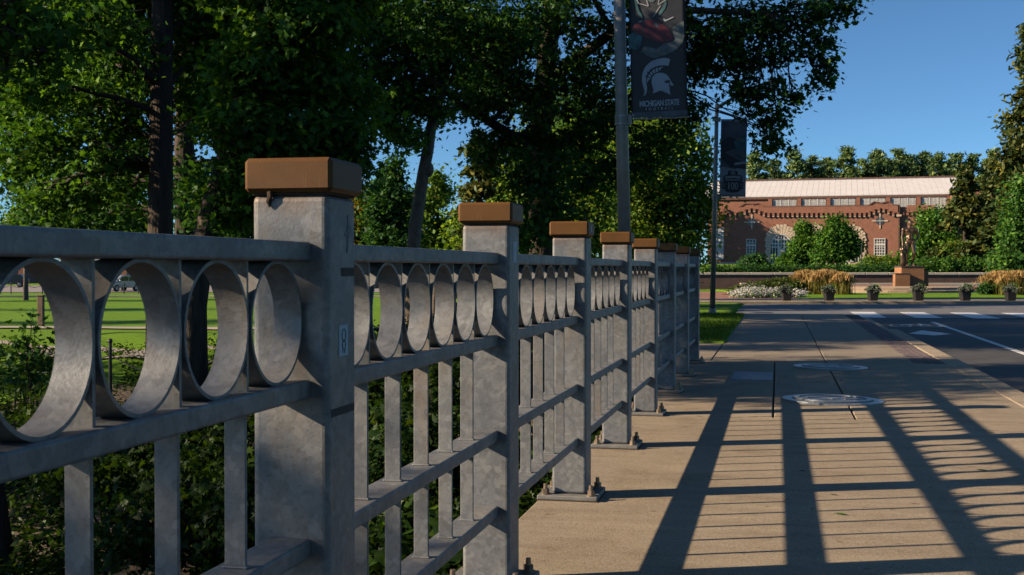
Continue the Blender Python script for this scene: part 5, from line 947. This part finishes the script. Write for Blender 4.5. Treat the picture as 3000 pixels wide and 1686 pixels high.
for i, (px, Yc) in enumerate(((-60, 24), (322, 22), (640, 21))):
    x = (px - 1500) / FPX * Yc; z = tz(x, Yc); T = thing('iron_post', 'thin black iron chain post on the bank, %s' % ('out at the left', 'between the second and third near balusters', 'below the first post cap')[i], 'post', (x, Yc, z), 0, 'chain posts on the river bank')
    ht = at(px, 1000, Yc).z - z; MB().cyl(0, 0, 0, ht, .035, .03, 10).build('post_shaft', M_BLACK, T); MB().ell((0, 0, ht), (.045, .045, .05), 10, 6).build('post_knob', M_BLACK, T)
    if prev is not None: dv = Vector(prev) - Vector((x, Yc, z + ht - .25)); MB().tube([dv * f + Vector((0, 0, ht - .25 - .35 * math.sin(math.pi * f))) for f in [k / 10 for k in range(11)]], .012, 5).build('chain', M_BLACK, T)
    prev = (x, Yc, z + ht - .25)
c = at(262, 690, 62); gl_ = thing('globe_lamp', 'lamp post with a pale lantern showing above the near top rail', 'lamp post', (c.x, 62, tz(c.x, 62))); hh = at(262, 672, 62).z - tz(c.x, 62); MB().cyl(0, 0, 0, hh - .25, .06, .045, 10).build('pole', M_BLACK, gl_); MB().tube([(0, 0, hh - .25), (0, 0, hh + .12)], [.11, .17], 12).build('lantern', M_LAMP, gl_); MB().tube([(0, 0, hh + .12), (0, 0, hh + .28)], [.2, .03], 12).build('lantern_hood', M_BLACK, gl_)
c = at(2524, 790, 121); tl = thing('lamp_standard', 'thin black lamp standard beside the right arch of the hall', 'lamp post', (c.x, 121, tz(c.x, 121))); hh = at(2524, 718, 121).z - tz(c.x, 121); MB().cyl(0, 0, 0, hh, .07, .05, 10).build('pole', M_BLACK, tl); MB().box(-.45, .05, -.08, .08, hh, hh + .1).build('lamp_head', M_BLACK, tl, bevel=.02)
def block(name, label, x0, x1, y, zt, mat, trim, rows, cols, depth=12):
    z0 = tz((x0 + x1) / 2, y); T = thing(name, label, 'building', ((x0 + x1) / 2, y, z0)); w = (x1 - x0) / 2; h_ = zt - z0
    MB().box(-w, w, 0, depth, 0, h_ - .9).build('wall', mat, T); MB().box(-w - .3, w + .3, -.3, depth, h_ - .9, h_ - .6).build('white_band', M_WFRAME, T); MB().box(-w - .3, w + .3, -.35, depth + .3, h_ - .6, h_).build('fascia', trim, T)
    for i in range(rows):
        for j in range(cols):
            xx = -w + 2 * w * (j + .5) / cols; zz = 1.0 + i * 3.0
            if zz + 1.6 < h_ - 1: wd = MB().box(xx - .7, xx + .7, -.06, -.003, zz, zz + 1.5).build('window', M_GLASSD, T); MB().box(xx - .8, xx + .8, -.14, -.004, zz - .14, zz).build('sill', M_WFRAME, wd)
    return T
zt = at(0, 665, 190).z; block('flat_roofed_building', 'far building with red-brown fascia and white band at the left edge', -108, -76.5, 190, zt, M_HALL, plain('brown_fascia', (.18, .07, .05), (.14, .055, .04), 1, .7), 2, 8)
block('brick_house', 'low orange brick building beyond the far street', -64, -44, 172, at(300, 745, 172).z, M_BRICKO, M_WFRAME, 1, 5)
# trees out of the picture on the left: their shade lies on the bank and stripes the lawn
def shade_tree(label, x, y, z0, z1, R, n, tr=.2, seed=0):
    b0 = Vector((x, y, tz(x, y) - .1)); zc = (z0 + z1) / 2; BLs = [((x + random.uniform(-.5, .5) * R, y + random.uniform(-.5, .5) * R, zc + random.uniform(-.35, .35) * (z1 - z0)), (R * .55, R * .55, (z1 - z0) * .3)) for _ in range(8)]
    tree('bank_tree', label, b0, [b0, Vector((x, y, z0)), Vector((x + .2, y, z1 - .5))], tr, tr * .4, BLs, n, .24, L_OAK, M_BARK, 'quad', group='trees left of the picture that shade the bank', clump=.45, max_limbs=6)
for args in (('low tree on the bank out of the picture, nearest the camera', -16, 8.5, .8, 5.6, 3.6, 7000), ('bank tree out of the picture beside the ivy', -22, 17.5, 1.0, 7.6, 4.2, 8000), ('bank tree out of the picture beyond the ivy', -19, 26, 1.0, 6.8, 4.0, 8000), ('bank tree out of the picture at the river path', -27, 33, 2.5, 8, 4.0, 6000),
             ('lawn tree out of the picture at the garden path', -38, 50, 5, 12, 3.5, 5000), ('lawn tree out of the picture in mid lawn', -46, 66, 5.5, 13, 3.5, 5000), ('lawn tree out of the picture near the street', -54, 84, 5.5, 13, 3.5, 5000), ('lawn tree out of the picture by the chain fence', -60, 98, 6, 13, 3, 4000)): shade_tree(*args)
for lab, x, y, n in (('added unseen tree on the far side of the road blocking sky light, nearest', 17, 4, 0), ('added unseen tree across the road blocking sky light, second', 18, 14, 0), ('added unseen tree blocking sky light behind the camera on the right', 14, -9, 0), ('added unseen tree blocking sky light behind the camera', 3, -15, 0), ('added unseen tree across the road blocking sky light, third', 21, 24, 0)):  # unseen trees added to keep sky light off the railing's shaded faces
    b0 = Vector((x, y, -.5)); BLs = [((x + random.uniform(-2.5, 2.5), y + random.uniform(-3.5, 3.5), random.uniform(3, 11)), (2.4, 2.4, 2.0)) for _ in range(12)]
    tree('sky_block_tree', lab, b0, [b0, Vector((x, y, 3)), Vector((x, y, 10))], .25, .1, BLs, 7000, .42, L_OAK, M_BARK, 'quad', group='unseen trees added to block sky light', clump=.7, max_limbs=5)
shade_tree('slender bank tree out of the picture level with the camera', -15, .1, 4.7, 7.5, 1.9, 2600, .12)
# ================================================================== small things on the pavement
L_FALL = plain('fallen_leaf', (.06, .038, .02), (.035, .024, .015), 40, .9); L_FALLG = plain('fallen_green_leaf', (.10, .20, .02), (.07, .15, .02), 40, .7)
lm = MB(); lm.add([(0, -.5, 0), (.2, -.15, .10), (.22, .2, .12), (0, .55, .05), (-.2, .2, .14), (-.18, -.2, .08), (0, 0, .02)], [(6, 0, 1), (6, 1, 2), (6, 2, 3), (6, 3, 4), (6, 4, 5), (6, 5, 0)])
me1, me2 = lm.mesh('fallen_leaf', L_FALL), lm.mesh('fallen_leaf', L_FALLG)
for i in range(18):
    s_ = 4.5 + 15 * random.random(); t_ = random.uniform(-.9, 2.2)
    o = link('fallen_leaf', me1, None, tuple(rail(t_, s_, .003)), random.uniform(0, 6)); k = random.uniform(.035, .075); o.scale = (k * .6, k, k * .6); tag(o, 'small dry brown leaf lying flat on the pavement', 'leaf', 'fallen leaves on the pavement')
for t_, s_, lab in ((.35, 6.9, 'green leaf fallen on the sunlit pavement, nearer of two'), (1.35, 8.6, 'green leaf fallen on the sunlit pavement, farther of two')):
    o = link('fallen_leaf', me2, None, tuple(rail(t_, s_, .004)), 1.2); o.scale = (.06, .08, .06); tag(o, lab, 'leaf', 'green leaves fallen on the pavement')
